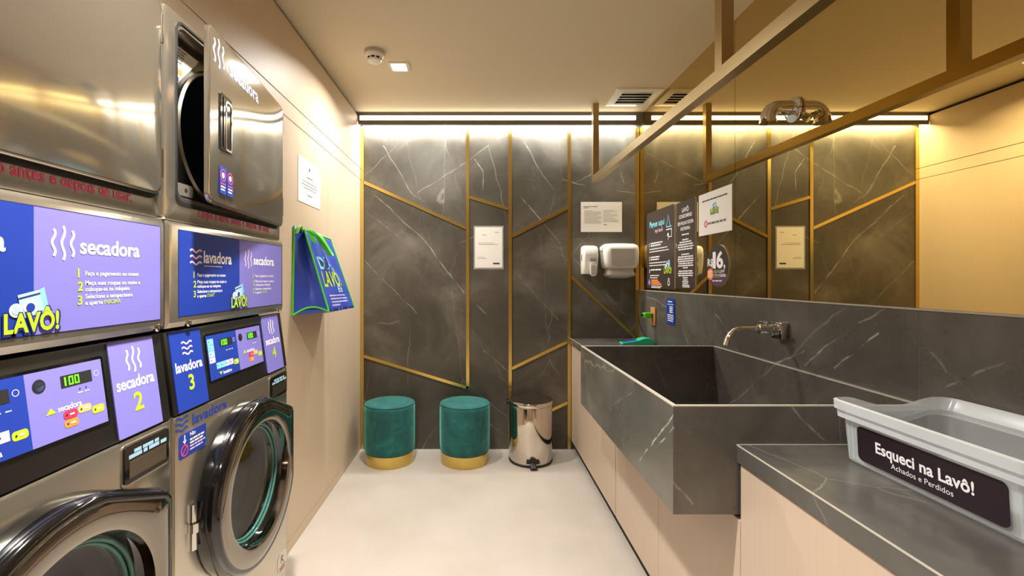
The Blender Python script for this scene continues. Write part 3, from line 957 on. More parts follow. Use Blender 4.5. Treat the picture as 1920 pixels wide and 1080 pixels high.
# blue label plate on the splashback
t = mirror_thing('instruction_plate', 'small blue plate with white lines on the splashback beside the socket', 'sign', 2.895, 0.992, 1.2055)
b = MB(); b.prism(rrect(0, 0.115, 0, 0.160, 0.006), -0.004, -0.0003, 'navy', 'blue'); b.build('board', t, smooth=None)
b = MB(); f = front(-0.0046)
b.words(0.02, 0.138, 0.06, 0.008, f, 'white_print', rng)
b.quad(0.012, 0.103, 0.122, 0.128, -0.0046, 'cyan')
for k in range(4):
    b.words(0.045, 0.106 - k * 0.011, 0.045, 0.007, f, 'white_print', rng)
for k in range(4):
    b.words(0.015, 0.056 - k * 0.012, 0.085, 0.006, f, 'white_print', rng)
b.build('lettering', t, smooth=None, fix=False)

# socket, charger, card terminal
t = mirror_thing('wall_socket', 'beige wall socket plate on the splashback holding the green charger', 'socket', 3.150, 0.958, 1.2055)
b = MB(); b.box(0, 0.078, -0.012, -0.0003, 0, 0.124, 'socket_beige', 0.003, 2); b.build('cover_plate', t)
b = MB(); b.prism(rrect(0.018, 0.060, 0.036, 0.090, 0.010), -0.0135, -0.0122, 'socket_beige'); b.build('insert', t, smooth=30)
t = mirror_thing('phone_charger', 'green USB charger plugged into the beige wall socket', 'charger', 3.111, 1.028, 1.1918)
b = MB(); b.box(-0.020, 0.020, -0.060, -0.006, -0.018, 0.018, 'green_plastic', 0.005, 3); b.build('body', t)
b = MB(); b.box(-0.015, 0.015, -0.006, -0.0003, -0.012, 0.012, 'black_plastic', 0.001, 1); b.build('plug', t)
b = MB(); b.box(-0.008, 0.008, -0.074, -0.0602, -0.006, 0.006, 'black_plastic', 0.002, 2); b.build('cable_connector', t)

t = thing('card_terminal', 'green card payment terminal with a blue screen on the back worktop', 'card reader', (1.08, 3.10, BZ + 0.0003))
b = MB()
prof = [(-0.105, 0.000), (0.108, 0.000), (0.112, 0.014), (0.104, 0.030), (0.085, 0.042), (0.055, 0.046), (0.025, 0.040), (0.005, 0.030), (-0.104, 0.012), (-0.108, 0.005)]
sec = []
for y, k in ((-0.036, 0.93), (-0.032, 1.0), (0.032, 1.0), (0.036, 0.93)):
    sec.append([(a * (1 if k == 1 else 0.985), y, max(0.0, c * k)) for a, c in prof])
b.loft(sec, 'mint_plastic', True, True)
b.build('shell', t, smooth=50)
b = MB()
b.faces([(-0.098, -0.027, 0.0135), (-0.002, -0.027, 0.0300), (-0.002, 0.027, 0.0300), (-0.098, 0.027, 0.0135), (-0.098, -0.027, 0.0145), (-0.002, -0.027, 0.0310), (-0.002, 0.027, 0.0310), (-0.098, 0.027, 0.0145)],
        [(4, 5, 6, 7), (0, 1, 5, 4), (1, 2, 6, 5), (2, 3, 7, 6), (3, 0, 4, 7), (3, 2, 1, 0)], 'blue')
b.build('screen', t, smooth=None)
b = MB()
pts = [(1.1155, 3.111, 1.028), (1.104, 3.111, 1.022), (1.100, 3.109, 1.000), (1.106, 3.106, 0.965), (1.120, 3.104, 0.925), (1.136, 3.102, 0.896), (1.146, 3.101, 0.8800)]
pts = [pts[0]] + [Vector(pts[i]).lerp(Vector(pts[i + 1]), k / 3) for i in range(len(pts) - 1) for k in (1, 2, 3)]
b.tube(pts, 0.0022, 'black_plastic', 8)
o = b.build('charging_cable', smooth=60)
tag(o, 'thin black charging cable hanging from the green charger to the card terminal', 'cable')

# ---------------------------------------------------------------- clear storage box
t = thing('storage_box', 'clear plastic storage box with a dark label reading Esqueci na Lavô on the worktop', 'storage box', (1.030, 0.925, BZ + 0.0012))
hx, hy, hh = 0.128, 0.207, 0.118
def boxring(hx, hy, z, r, dip=0.0):
    pts = rrect(-hx, hx, -hy, hy, r, 6)
    out = []
    for x, y in pts:
        out.append((x, y, z))
    return out
b = MB()
th = 0.0022
rings = [boxring(hx - 0.010, hy - 0.010, 0.0, 0.018), boxring(hx - 0.006, hy - 0.006, 0.004, 0.020), boxring(hx, hy, hh * 0.80, 0.022), boxring(hx + 0.001, hy + 0.001, hh, 0.022)]
inner = [boxring(hx + 0.001 - th, hy + 0.001 - th, hh, 0.020), boxring(hx - 0.008 - th, hy - 0.008 - th, 0.006, 0.016)]
b.loft(rings + inner, 'clear_plastic', True, True)
for y in (-hy * 0.88, -hy * 0.82, hy * 0.82, hy * 0.88):           # corner ribs on the long front
    xa, xb = -hx + 0.0052, -hx - 0.0016
    b.faces([(xa - 0.002, y - 0.002, 0.012), (xa + 0.002, y - 0.002, 0.012), (xa + 0.002, y + 0.002, 0.012), (xa - 0.002, y + 0.002, 0.012),
             (xb - 0.001, y - 0.002, 0.104), (xb + 0.003, y - 0.002, 0.104), (xb + 0.003, y + 0.002, 0.104), (xb - 0.001, y + 0.002, 0.104)],
            [(0, 3, 2, 1), (4, 5, 6, 7), (0, 1, 5, 4), (1, 2, 6, 5), (2, 3, 7, 6), (3, 0, 4, 7)], 'clear_plastic')
b.build('tub', t, smooth=40)
def rimz(x, y):
    """the rim dips in a shallow curve in the middle of the short ends"""
    if abs(y) > hy - 0.012:
        u = max(0.0, 1 - (x / (hx * 0.80)) ** 2)
        return -0.022 * (u ** 1.5)
    return 0.0
def rimring(ox, oy, z, r):
    pts = []
    for x, y in rrect(-hx - ox, hx + ox, -hy - oy, hy + oy, r, 6):
        pts.append((x, y))
    dense = []
    n = len(pts)
    for i in range(n):
        p, q = pts[i], pts[(i + 1) % n]
        L = math.hypot(q[0] - p[0], q[1] - p[1])
        k = 16 if L > 0.1 else 1
        for j in range(k):
            x, y = p[0] + (q[0] - p[0]) * j / k, p[1] + (q[1] - p[1]) * j / k
            dense.append((x, y, z + rimz(x, y)))
    return dense
b = MB()
b.loft([rimring(0.006, 0.004, hh - 0.014, 0.024), rimring(0.016, 0.006, hh - 0.012, 0.026), rimring(0.017, 0.007, hh + 0.006, 0.026), rimring(0.024, 0.008, hh + 0.008, 0.028),
        rimring(0.026, 0.009, hh + 0.028, 0.030), rimring(0.018, 0.005, hh + 0.030, 0.026), rimring(0.015, 0.003, hh + 0.026, 0.024), rimring(0.002, 0.000, hh + 0.0005, 0.022)], 'rim_plastic')
b.build('rim', t, smooth=40)
b = MB(); f = lambda a, c: (-hx - 0.0006 - 0.0040 * 0, a, c)
def lab(x, rot=0): return lambda a, c: (x + (c - 0.02) * -0.055, -a, c)
pl = rrect(-0.154, 0.154, 0.016, 0.096, 0.012)
xo = -0.1262
def labz(off): return lambda a, c: (xo - off - (c - 0.016) * 0.055, -a, c)
n = len(pl)
vs = [labz(0.0)(a, c) for a, c in pl] + [labz(0.0012)(a, c) for a, c in pl]
b.faces(vs, [tuple(range(n)), tuple(range(n, 2 * n))] + [(i, (i + 1) % n, n + (i + 1) % n, n + i) for i in range(n)], 'plum_label')
b.build('label_plate', t, smooth=None)
b = MB()
b.text('Esqueci na Lavô!', -0.002, 0.050, 0.034, labz(0.0018), 'white_print', 'c', 0.025, 0.205)
b.text('Achados e Perdidos', -0.002, 0.0295, 0.0165, labz(0.0018), 'white_print', 'c', 0.0, 0.130)
b.build('lettering', t, smooth=None, fix=False)

# ---------------------------------------------------------------- stools and bin
def make_stool():
    t = thing('velvet_stool', 'round green velvet stool with a brass base in the left corner of the back wall', 'stool', (-0.62, 3.205, 0), group='green velvet stools')
    b = MB(); b.lathe([(0.166, 0.0), (0.168, 0.002), (0.168, 0.078), (0.164, 0.080)], (0, 0, 0), seg=64, m='brass', cap0=True, cap1=True); b.build('base_ring', t)
    b = MB(); b.lathe([(0.165, 0.0805), (0.1725, 0.086), (0.1745, 0.12), (0.1755, 0.25), (0.1755, 0.375), (0.1735, 0.398), (0.166, 0.408), (0.150, 0.4135), (0.10, 0.420), (0.05, 0.423), (0.012, 0.424)], (0, 0, 0), seg=64, m='velvet', cap0=True, cap1=True)
    b.build('upholstered_seat', t, smooth=70)
    b = MB(); b.lathe([(0.1695, 0.4035), (0.1725, 0.4055), (0.1715, 0.4085), (0.168, 0.4080)], (0, 0, 0), seg=64, m='velvet'); b.build('piping', t, smooth=70)
    return t
st = make_stool()
c = st.copy(); COL.objects.link(c)
for ch in list(st.children):
    d = ch.copy(); COL.objects.link(d); d.parent = c
c.location = (-0.092, 3.205, 0); c.rotation_euler = (0, 0, 1.1)
c['label'] = 'round green velvet stool with a brass base between the other stool and the bin'

t = thing('pedal_bin', 'polished steel pedal bin with a round lid against the back wall', 'bin', (0.372, 3.215, 0))
b = MB(); b.lathe([(0.150, 0.0), (0.154, 0.003), (0.154, 0.014), (0.151, 0.016)], (0, 0, 0), seg=64, m='black_plastic', cap0=True, cap1=True); b.build('base_ring', t)
b = MB(); b.lathe([(0.1505, 0.0162), (0.152, 0.018), (0.1525, 0.395), (0.151, 0.398)], (0, 0, 0), seg=96, m='bin_steel', cap0=True, cap1=True); b.build('body', t, smooth=60)
b = MB(); b.lathe([(0.1535, 0.400), (0.156, 0.403), (0.156, 0.426), (0.153, 0.430), (0.145, 0.431), (0.140, 0.4285), (0.09, 0.430), (0.02, 0.4315)], (0, 0, 0), seg=96, m='bin_steel', cap0=True, cap1=True, ms=['bin_steel'] * 5 + ['dark_steel'] * 2)
lid = b.build('lid', t, smooth=40)
b = MB(); b.box(-0.168, -0.140, -0.03, 0.045, 0.395, 0.424, 'black_plastic', 0.006, 3); b.build('hinge', lid)
b = MB()
b.prism([(-0.045, 0.030), (0.045, 0.030), (0.045, 0.046), (0.028, 0.050), (0.018, 0.062), (-0.018, 0.062), (-0.028, 0.050), (-0.045, 0.046)], -0.1565, -0.146, 'black_plastic')
b.build('pedal_housing', t, smooth=None)
b = MB(); b.faces([], [], 'black_plastic')
b.tube([(0, -0.1568, 0.036), (0, -0.176, 0.022), (0, -0.196, 0.012)], [0.016, 0.024, 0.026], 'black_plastic', 16, True, flat=0.35, up=(0, 0, 1)); b.build('pedal', t, smooth=50)

# ---------------------------------------------------------------- left wall: notice and bag (local x runs away from the viewer, front faces the room)
t = thing('wall_notice', 'white landscape paper notice on the beige wall panel above the blue bag', 'notice', (R['left'] + 0.0004, 2.222, 1.660), PI / 2)
b = MB(); b.box(0, 0.312, -0.0016, 0, 0, 0.226, 'paper', 0.0003, 1); f = front(-0.0022)
b.disc(0.150, 0.182, 0.011, f, 'paper_ink', 16); b.words(0.115, 0.135, 0.08, 0.006, f, 'paper_ink', rng)
for k, w in enumerate((0.19, 0.22, 0.17)):
    b.words(0.156, 0.110 - k * 0.016, w, 0.0036, f, 'paper_ink', rng, 'c')
b.words(0.156, 0.045, 0.07, 0.0045, f, 'paper_ink', rng, 'c')
b.build('paper_sheet', t, smooth=None)

bag = thing('shopping_bag', 'blue shopping bag with green edging and handles hung on the beige wall panel', 'bag', (R['left'] + 0.001, 2.150, 1.104), PI / 2)
V = Vector
# corners: B = wall side, F = front, L/R = near/far end, t/b = top/bottom   (y negative = away from the wall)
BLb, BRb = V((0.0, -0.004, 0.0)), V((0.455, -0.004, 0.010))
FLb, FRb = V((0.075, -0.150, 0.012)), V((0.450, -0.172, 0.008))
BLt, BRt = V((0.015, -0.004, 0.424)), V((0.445, -0.004, 0.410))
FLt, FRt = V((0.060, -0.036, 0.410)), V((0.445, -0.038, 0.398))
def bil(a, b_, c, d):                       # a,b bottom left/right; c,d top left/right
    return lambda u, v: a.lerp(b_, u).lerp(c.lerp(d, u), v)
brng = random.Random(7)
def crumple(u, v, s):
    e = min(u, 1 - u, v, 1 - v)
    k = min(1.0, e * 8)
    return k * s * (math.sin(9 * u + 5 * v + 1.3) * 0.5 + math.sin(17 * v - 6 * u) * 0.35 + math.sin(23 * u * v + 2) * 0.3)
pf = bil(FLb, FRb, FLt, FRt)
nf = (FRb - FLb).cross(FLt - FLb).normalized()
if nf.y > 0: nf = -nf
def P_front(u, v): return pf(u, v) + nf * (crumple(u, v, 0.006) + 0.014 * math.sin(PI * u) * math.sin(PI * v) * (1 - v * 0.6))
def P_back(u, v): return bil(BLb, BRb, BLt, BRt)(u, v)
def gus(Bb, Fb, Bt, Ft, dirx):
    g = bil(Bb, Fb, Bt, Ft)
    def fn(u, v):
        fold = 1 - abs(2 * u - 1)
        return g(u, v) + V((dirx * 0.055 * fold * (v ** 0.8), 0, 0)) + V((dirx, 0, 0)) * crumple(u, v, 0.006)
    return fn
P_gl = gus(BLb, FLb, BLt, FLt, 1)
P_gr = gus(BRb, FRb, BRt, FRt, -1)
b = MB()
b.grid(P_front, 24, 24, 'bag_blue')
b.grid(P_back, 4, 4, 'bag_blue', True)
b.grid(P_gl, 16, 20, 'bag_blue', True)
b.grid(P_gr, 16, 20, 'bag_blue')
pb = bil(BLb, BRb, FLb, FRb)
b.grid(lambda u, v: pb(u, v) + V((0, 0, 0.030 * math.sin(PI * v) * max(0, 1 - u * 3) - 0.012 * math.sin(PI * u) * math.sin(PI * v))), 16, 12, 'bag_blue', True)
o = b.build('bag_body', bag, smooth=55)
sol = o.modifiers.new('cloth thickness', 'SOLIDIFY'); sol.thickness = 0.0012; sol.offset = 0
def edge(fn, n=16): return [fn(i / n) for i in range(n + 1)]
for e in (edge(lambda s: P_front(0, s)), edge(lambda s: P_front(1, s)), edge(lambda s: P_gl(0, s)), edge(lambda s: P_front(s, 1)),
          edge(lambda s: pb(0, s) + V((0, 0, 0.030 * math.sin(PI * s))))):
    b = MB(); b.tube(e, 0.0045, 'bag_green', 8); b.build('edge_piping', bag, smooth=60)
b = MB()
def hd(u, z, n): return pf(u, 1) + V((0, -n, z))
pts = [pf(0.13, 0.86) + nf * 0.008, pf(0.14, 1.0) + V((0, -0.006, 0.006)), pf(0.18, 0.94) + V((0, -0.030, 0)), pf(0.25, 0.80) + V((0, -0.045, 0)), pf(0.34, 0.72) + V((0, -0.046, 0)),
       pf(0.39, 0.74) + V((0, -0.046, 0)), pf(0.41, 0.84) + V((0, -0.034, 0)), pf(0.42, 0.95) + V((0, -0.020, 0)), pf(0.43, 1.0) + V((0, -0.005, 0.004)), pf(0.43, 0.86) + nf * 0.008]
pp = []
for i in range(len(pts) - 1):
    p0, p1, p2, p3 = pts[max(i - 1, 0)], pts[i], pts[i + 1], pts[min(i + 2, len(pts) - 1)]
    for k in range(5):
        s = k / 5
        pp.append(0.5 * ((2 * p1) + (p2 - p0) * s + (2 * p0 - 5 * p1 + 4 * p2 - p3) * s * s + (3 * p1 - p0 - 3 * p2 + p3) * s ** 3))
pp.append(pts[-1])
b.strap(pp, (0.55, -0.75, -0.2), 0.030, 0.002, 'bag_green'); b.build('handle', bag, smooth=50)
b = MB()
def arc(u0, u1, h): return [V((0.015 + 0.43 * (u0 + (u1 - u0) * i / 14), -0.014 - 0.006 * math.sin(PI * i / 14), 0.39 + h * math.sin(PI * i / 14))) for i in range(15)]
b.strap(arc(0.02, 0.16, 0.040), (0, 1, 0), 0.014, 0.002, 'bag_lime'); b.build('handle', bag, smooth=50)
b = MB()
def pr(a, c): return P_front(a, c) + nf * 0.0012
b.text('DIA', 0.14, 0.53, 0.22, pr, 'cyan', 'l', 0.03, 0.38)
b.text('LAVÔ!', 0.12, 0.31, 0.27, lambda a, c: P_front(a, c) + nf * 0.0016, 'lime', 'l', 0.024, 0.56)
b.text('Ela', 0.50, 0.23, 0.12, pr, 'sky', 'l', 0.02, 0.18)
for k, w in enumerate((0.60, 0.66, 0.62, 0.30)):
    b.words(0.16, 0.18 - k * 0.04, w, 0.018, pr, 'lilac', rng)
b.build('lettering', bag, smooth=None, fix=False)

# ---------------------------------------------------------------- stacked washer-dryers
MXF, MW, MDEP = -0.789, 0.682, 0.69
def circ_rect(x0, x1, z0, z1, cx, cz, n):
    """points on a rectangle, one per ray from (cx,cz), corners kept"""
    out = []
    corner = [math.atan2(z - cz, x - cx) % (2 * PI) for x, z in ((x1, z0), (x1, z1), (x0, z1), (x0, z0))]
    angs = [2 * PI * i / n for i in range(n)]
    for c_ in corner:
        k = min(range(n), key=lambda i: abs((angs[i] - c_ + PI) % (2 * PI) - PI))
        angs[k] = c_
    for a in angs:
        ca, sa = math.cos(a), math.sin(a)
        k = min((x1 - cx) / ca if ca > 1e-6 else 9, (x0 - cx) / ca if ca < -1e-6 else 9, (z1 - cz) / sa if sa > 1e-6 else 9, (z0 - cz) / sa if sa < -1e-6 else 9)
        out.append((cx + k * ca, cz + k * sa))
    return out
def make_stack(y0, n_wash, n_dry, door_deg, lab):
    t = thing('stacked_laundry_machine', lab, 'washing machine', (MXF, y0, 0), PI / 2, 'stacked washer dryers along the left wall')
    u0, u1 = 0.004, MW - 0.004
    UC = MW / 2
    # ---- lower cabinet
    b = MB()
    NC = 96
    def rc(ins, y): return [(x, y, z) for x, z in circ_rect(u0 + ins, u1 - ins, 0.385 + ins, 0.928 - ins, UC, 0.619, NC)]
    def hole(r, y): return [(UC + r * math.cos(2 * PI * i / NC), y, 0.619 + r * math.sin(2 * PI * i / NC)) for i in range(NC)]
    b.loft([rc(0, MDEP), rc(0, -0.019), rc(0.003, -0.026), rc(0.010, -0.029), hole(0.168, -0.029), hole(0.166, -0.020)], 'steel', True)
    b.box(u0, u1, -0.027, MDEP, 0.012, 0.383, 'steel', 0.010, 3)
    b.box(u0 + 0.03, u1 - 0.03, -0.005, MDEP - 0.03, 0.0, 0.013, 'black_plastic')
    b.build('lower_cabinet', t, smooth=40)
    # ---- lettering on the lower cabinet
    b = MB(); f = front(-0.0296)
    washer_icon(b, 0.030, 0.903, 0.046, f, 'blue')
    b.text('lavadora', 0.072, 0.888, 0.040, f, 'blue', 'l', 0.02, 0.166)
    b.build('lettering', t, smooth=None, fix=False)
    b = MB(); b.prism(rrect(0.016, 0.132, 0.812, 0.876, 0.008), -0.0300, -0.0291, 'blue')
    f = front(-0.0306)
    b.ring(0.038, 0.832, 0.0135, 0.0035, f, 'pink', 24); b.ribbon([(0.030, 0.823), (0.046, 0.841)], 0.0035, f, 'pink')
    b.ribbon([(0.038, 0.872), (0.038, 0.856)], 0.004, f, 'white_print'); b.poly([(0.030, 0.858), (0.038, 0.848), (0.046, 0.858)], f, 'white_print')
    b.text('Não', 0.060, 0.862, 0.014, f, 'white_print', 'l', 0.02)
    for k, w in enumerate((0.062, 0.060, 0.066, 0.055)):
        b.words(0.060, 0.850 - k * 0.0085, w, 0.0048, f, 'white_print' if k < 2 else 'lilac', rng)
    b.build('warning_sticker', t, smooth=None)
    b = MB(); b.prism([(0.632 + 0.042 * math.cos(2 * PI * i / 32), 0.18 + 0.042 * math.sin(2 * PI * i / 32)) for i in range(32)], -0.0278, -0.0271, 'white_plastic')
    b.text('R', 0.632, 0.172, 0.045, front(-0.0282), 'paper_ink', 'c', 0.0); b.words(0.632, 0.158, 0.055, 0.005, front(-0.0282), 'paper_ink', rng, 'c'); b.poly([(0.608, 0.147), (0.656, 0.147), (0.648, 0.154), (0.616, 0.154)], front(-0.0282), 'red')
    b.build('round_sticker', t, smooth=None)
    # ---- detergent drawer
    b = MB()
    b.prism(rrect(0.515, 0.662, 0.826, 0.918, 0.010), -0.0312, -0.0285, 'steel')
    b.prism(rrect(0.519, 0.658, 0.832, 0.914, 0.009), -0.0345, -0.0313, 'black_gloss')
    dr = b.build('detergent_drawer', t, smooth=30)
    b = MB()
    b.loft([[(0.532, -0.0350, 0.842), (0.648, -0.0350, 0.842), (0.648, -0.0350, 0.880), (0.532, -0.0350, 0.880)],
            [(0.540, -0.0348, 0.846), (0.640, -0.0348, 0.846), (0.644, -0.0348, 0.876), (0.536, -0.0348, 0.876)]], 'dark_steel', False, True, ms=['dark_steel'])
    b.build('pull_recess', dr, smooth=None)
    b = MB(); f = front(-0.0352)
    b.words(0.545, 0.895, 0.085, 0.0075, f, 'sky', rng); b.words(0.530, 0.885, 0.118, 0.0085, f, 'sky', rng)
    b.build('lettering', dr, smooth=None, fix=False)
    # ---- round door
    cz = 0.619
    N = 96
    def outline(a, r):
        """circle with a squared handle corner at the upper right"""
        k = r / 0.262
        d = math.degrees(a) % 360
        if d > 75 and d < 338:
            return r
        ca, sa = math.cos(a), math.sin(a)
        lim = 0.247 * k / max(ca, 1e-6)
        # slanted top edge from (0.068,0.253) to (0.247,0.176)
        x1, z1, x2, z2 = 0.068 * k, 0.253 * k, 0.247 * k, 0.176 * k
        den = ca * (z2 - z1) - sa * (x2 - x1)
        top = (x1 * (z2 - z1) - z1 * (x2 - x1)) / den if abs(den) > 1e-9 else 9
        cand = [v for v in (lim, top if top > 0 else 9) if v > 0]
        v = min(cand)
        return v if (d <= 75 or d >= 338) else r
    angs = [2 * PI * i / N for i in range(N)]
    def ring(r, y, mix=1.0):
        out = []
        for a in angs:
            q = r * (1 - mix) + outline(a, r) * mix
            out.append((UC + q * math.cos(a), y, cz + q * math.sin(a)))
        return out
    b = MB()
    b.loft([ring(0.255, -0.0295), ring(0.264, -0.034), ring(0.266, -0.060), ring(0.262, -0.084), ring(0.256, -0.092), ring(0.249, -0.094), ring(0.244, -0.0925)], 'black_gloss')
    door = b.build('washer_door', t, smooth=50)
    b = MB()
    b.loft([ring(0.2438, -0.0926), ring(0.242, -0.0938), ring(0.222, -0.0950, 0.3), ring(0.200, -0.0945, 0.0), ring(0.192, -0.091, 0.0), ring(0.188, -0.070, 0.0)], 'door_chrome')
    b.build('chrome_ring', door, smooth=50)
    b = MB()
    b.loft([ring(0.1879, -0.0702, 0), ring(0.180, -0.060, 0), ring(0.176, -0.045, 0), ring(0.170, -0.0300, 0)], 'black_gloss')
    b.build('inner_collar', door, smooth=50)
    b = MB()
    for r, y in ((0.176, -0.054), (0.169, -0.046)):
        rr = []
        for k in range(9):
            a = 2 * PI * k / 8
            rr.append(ring(r + 0.0045 * math.cos(a), y + 0.0045 * math.sin(a), 0))
        b.loft(rr, 'teal_glass')
    b.build('glass_rim', door, smooth=60)
    b = MB()
    b.lathe([(0.168, -0.047), (0.150, -0.0415), (0.10, -0.0375), (0.04, -0.0355), (0.004, -0.035)], (UC, 0, cz), 'y', 64, 'porthole', False, True)
    b.build('porthole_glass', door, smooth=60, weld=False)
    b = MB()
    b.tube([(UC - 0.272, -0.032, cz - 0.06), (UC - 0.272, -0.032, cz + 0.06)], 0.012, 'chrome', 14, True)
    b.tube([(UC - 0.274, -0.036, cz - 0.012), (UC - 0.274, -0.036, cz + 0.012)], 0.015, 'chrome', 14, True)
    b.build('door_hinge', door, smooth=50)
    b = MB()
    b.lathe([(0.166, -0.0205), (0.150, 0.02), (0.185, 0.05), (0.250, 0.08), (0.250, 0.40)], (UC, 0, cz), 'y', 64, 'drum_dark', False, True, ms=['rubber', 'rubber', 'dark_steel', 'dark_steel', 'drum_dark'])
    for k in range(3):
        a = 2 * PI * k / 3 + 0.5
        b.tube([(UC + 0.235 * math.cos(a), 0.09, cz + 0.235 * math.sin(a)), (UC + 0.235 * math.cos(a), 0.39, cz + 0.235 * math.sin(a))], 0.03, 'dark_steel', 12)
    b.build('wash_drum', t, smooth=40)
    # ---- tilted control fascia
    b = MB()
    b.box(u0, u1, 0.0, 0.05, 0.0, 0.214, 'black_plastic', 0.003, 2)
    cp = b.build('control_panel', t, smooth=30)
    cp.location = (0, -0.0268, 0.9295)
    cp.rotation_euler = (math.radians(-7.6), 0, 0)
    b = MB(); b.prism(rrect(0.018, 0.147, 0.003, 0.211, 0.003, 2), -0.0028, -0.0001, 'blue')
    f = front(-0.0033)
    washer_icon(b, 0.0825, 0.163, 0.044, f, 'pale_pink')
    b.text('lavadora', 0.0825, 0.104, 0.037, f, 'white_print', 'c', 0.024, 0.112)
    b.text(str(n_wash), 0.0825, 0.052, 0.056, f, 'lime', 'c', 0.024)
    b.build('number_plate', cp, smooth=None)
    b = MB(); b.prism(rrect(0.512, 0.645, 0.003, 0.211, 0.003, 2), -0.0028, -0.0001, 'purple')
    dryer_icon(b, 0.578, 0.166, 0.058, f, 'white_print')
    b.text('secadora', 0.578, 0.104, 0.037, f, 'white_print', 'c', 0.024, 0.112)
    b.text(str(n_dry), 0.578, 0.052, 0.056, f, 'lime', 'c', 0.024)
    b.build('number_plate', cp, smooth=None)
    # screen
    b = MB()
    sx0, sx1, sz0, sz1, sp = 0.170, 0.492, 0.052, 0.182, 0.332
    b.prism(rrect(sx0 - 0.006, sx1 + 0.006, sz0 - 0.006, sz1 + 0.006, 0.006, 3), -0.0014, -0.0001, 'black_gloss')
    b.quad(sx0, sp, sz0, sz1, -0.0018, 'blue'); b.quad(sp, sx1, sz0, sz1, -0.0018, 'purple')
    f, g, h2 = front(-0.0022), front(-0.0026), front(-0.0030)
    def pill(x0, x1, z0, z1, m, led=True):
        b.poly(rrect(x0, x1, z0, z1, min(0.006, (z1 - z0) / 2 - 1e-4), 4), f, m)
        if led:
            b.disc(x0 + 0.007, (z0 + z1) / 2, 0.002, g, 'ink_black', 10)
            b.words(x0 + 0.013, (z0 + z1) / 2 - 0.0015, (x1 - x0) - 0.020, 0.003, g, 'white_print', rng)
    def digits(x0, x1, z0, z1):
        b.quad(x0, x1, z0, z1, -0.0022, 'ink_black')
        w = (x1 - x0) * 0.145; hgt = (z1 - z0) * 0.72; zb = z0 + (z1 - z0) * 0.14; s_ = w * 0.26
        x = x0 + (x1 - x0) * 0.05
        for d_ in '100':
            if d_ == '1':
                b.poly([(x + w * 0.4, zb), (x + w * 0.75, zb), (x + w * 0.75, zb + hgt), (x + w * 0.4, zb + hgt)], g, 'digit_green')
            else:
                for q in (((x, zb), (x + w, zb + s_)), ((x, zb + hgt - s_), (x + w, zb + hgt)), ((x, zb + s_), (x + s_, zb + hgt - s_)), ((x + w - s_, zb + s_), (x + w, zb + hgt - s_))):
                    (xa, za), (xb, zb_) = q
                    b.poly([(xa, za), (xb, za), (xb, zb_), (xa, zb_)], g, 'digit_green')
            x += w * 1.3
    digits(0.398, 0.466, 0.142, 0.165); digits(0.236, 0.304, 0.142, 0.165)
    b.ring(0.477, 0.155, 0.0055, 0.0014, f, 'lilac', 16); b.ring(0.315, 0.155, 0.0055, 0.0014, f, 'lilac', 16)
    b.disc(0.356, 0.156, 0.0125, f, 'ink_black', 24); b.disc(0.356, 0.156, 0.009, g, 'chrome', 24); b.poly([(0.352, 0.1545), (0.364, 0.1565), (0.364, 0.1595), (0.352, 0.1575)], h2, 'ink_black')
    for x in (0.436, 0.450): b.disc(x, 0.133, 0.0018, f, 'navy', 8)
    for x in (0.431, 0.447): b.words(x, 0.125, 0.011, 0.002, f, 'white_print', rng)
    for x in (0.265, 0.280, 0.295): b.words(x, 0.127, 0.010, 0.002, f, 'white_print', rng)
    b.poly([(0.362, 0.101), (0.382, 0.101), (0.372, 0.112)], f, 'lime'); b.text('secadora', 0.386, 0.101, 0.016, f, 'white_print', 'l', 0.015, 0.050)
    pill(0.395, 0.425, 0.083, 0.099, 'red'); pill(0.395, 0.425, 0.067, 0.082, 'orange'); pill(0.426, 0.456, 0.086, 0.101, 'salmon'); pill(0.457, 0.486, 0.076, 0.092, 'lime')
    for k, m in enumerate(('cyan', 'cyan', 'sky', 'lilac')):
        b.poly([(0.174, 0.155 - k * 0.018), (0.204, 0.155 - k * 0.018), (0.204, 0.172 - k * 0.018), (0.174, 0.172 - k * 0.018)], f, m)
        b.poly([(0.206 + k * 0.023, 0.080), (0.228 + k * 0.023, 0.080), (0.228 + k * 0.023, 0.098), (0.206 + k * 0.023, 0.098)], f, m)
        b.disc(0.182, 0.1635 - k * 0.018, 0.002, g, 'ink_black', 8)
        b.disc(0.212 + k * 0.023, 0.089, 0.002, g, 'ink_black', 8)
    pill(0.300, 0.328, 0.076, 0.092, 'lime')
    b.poly([(0.214, 0.070), (0.232, 0.070), (0.223, 0.060)], f, 'lime'); b.text('lavadora', 0.236, 0.060, 0.015, f, 'white_print', 'l', 0.015, 0.046)
    b.build('control_screen', cp, smooth=None)
    # ---- sign housing between washer and dryer
    b = MB()
    zs0, zs1 = 1.150, 1.4235
    prof = [(0.03, zs0), (-0.002, zs0), (-0.012, zs0 + 0.014), (-0.012, zs1 - 0.012), (-0.006, zs1), (0.03, zs1)]
    sec = [[(x, y * k if y < 0 else y, z) for y, z in prof] for x, k in ((u0, 0.2), (u0 + 0.006, 0.8), (u0 + 0.014, 1.0), (u1 - 0.010, 1.0), (u1 - 0.003, 0.8), (u1, 0.4))]
    b.loft(sec, 'steel', True, True)
    b.build('sign_housing', t, smooth=25)
    b = MB()
    gx0, gx1, gz0, gz1, gs = 0.042, 0.658, 1.178, 1.403, 0.342
    b.box(gx0 - 0.002, gx1 + 0.002, -0.0126, -0.0118, gz0 - 0.002, gz1 + 0.002, 'navy')
    b.quad(gx0, gs, gz0, gz1, -0.0130, 'blue'); b.quad(gs, gx1, gz0, gz1, -0.0130, 'purple')
    b.build('sign_graphic', t, smooth=None)
    b = MB(); f = front(-0.0135)
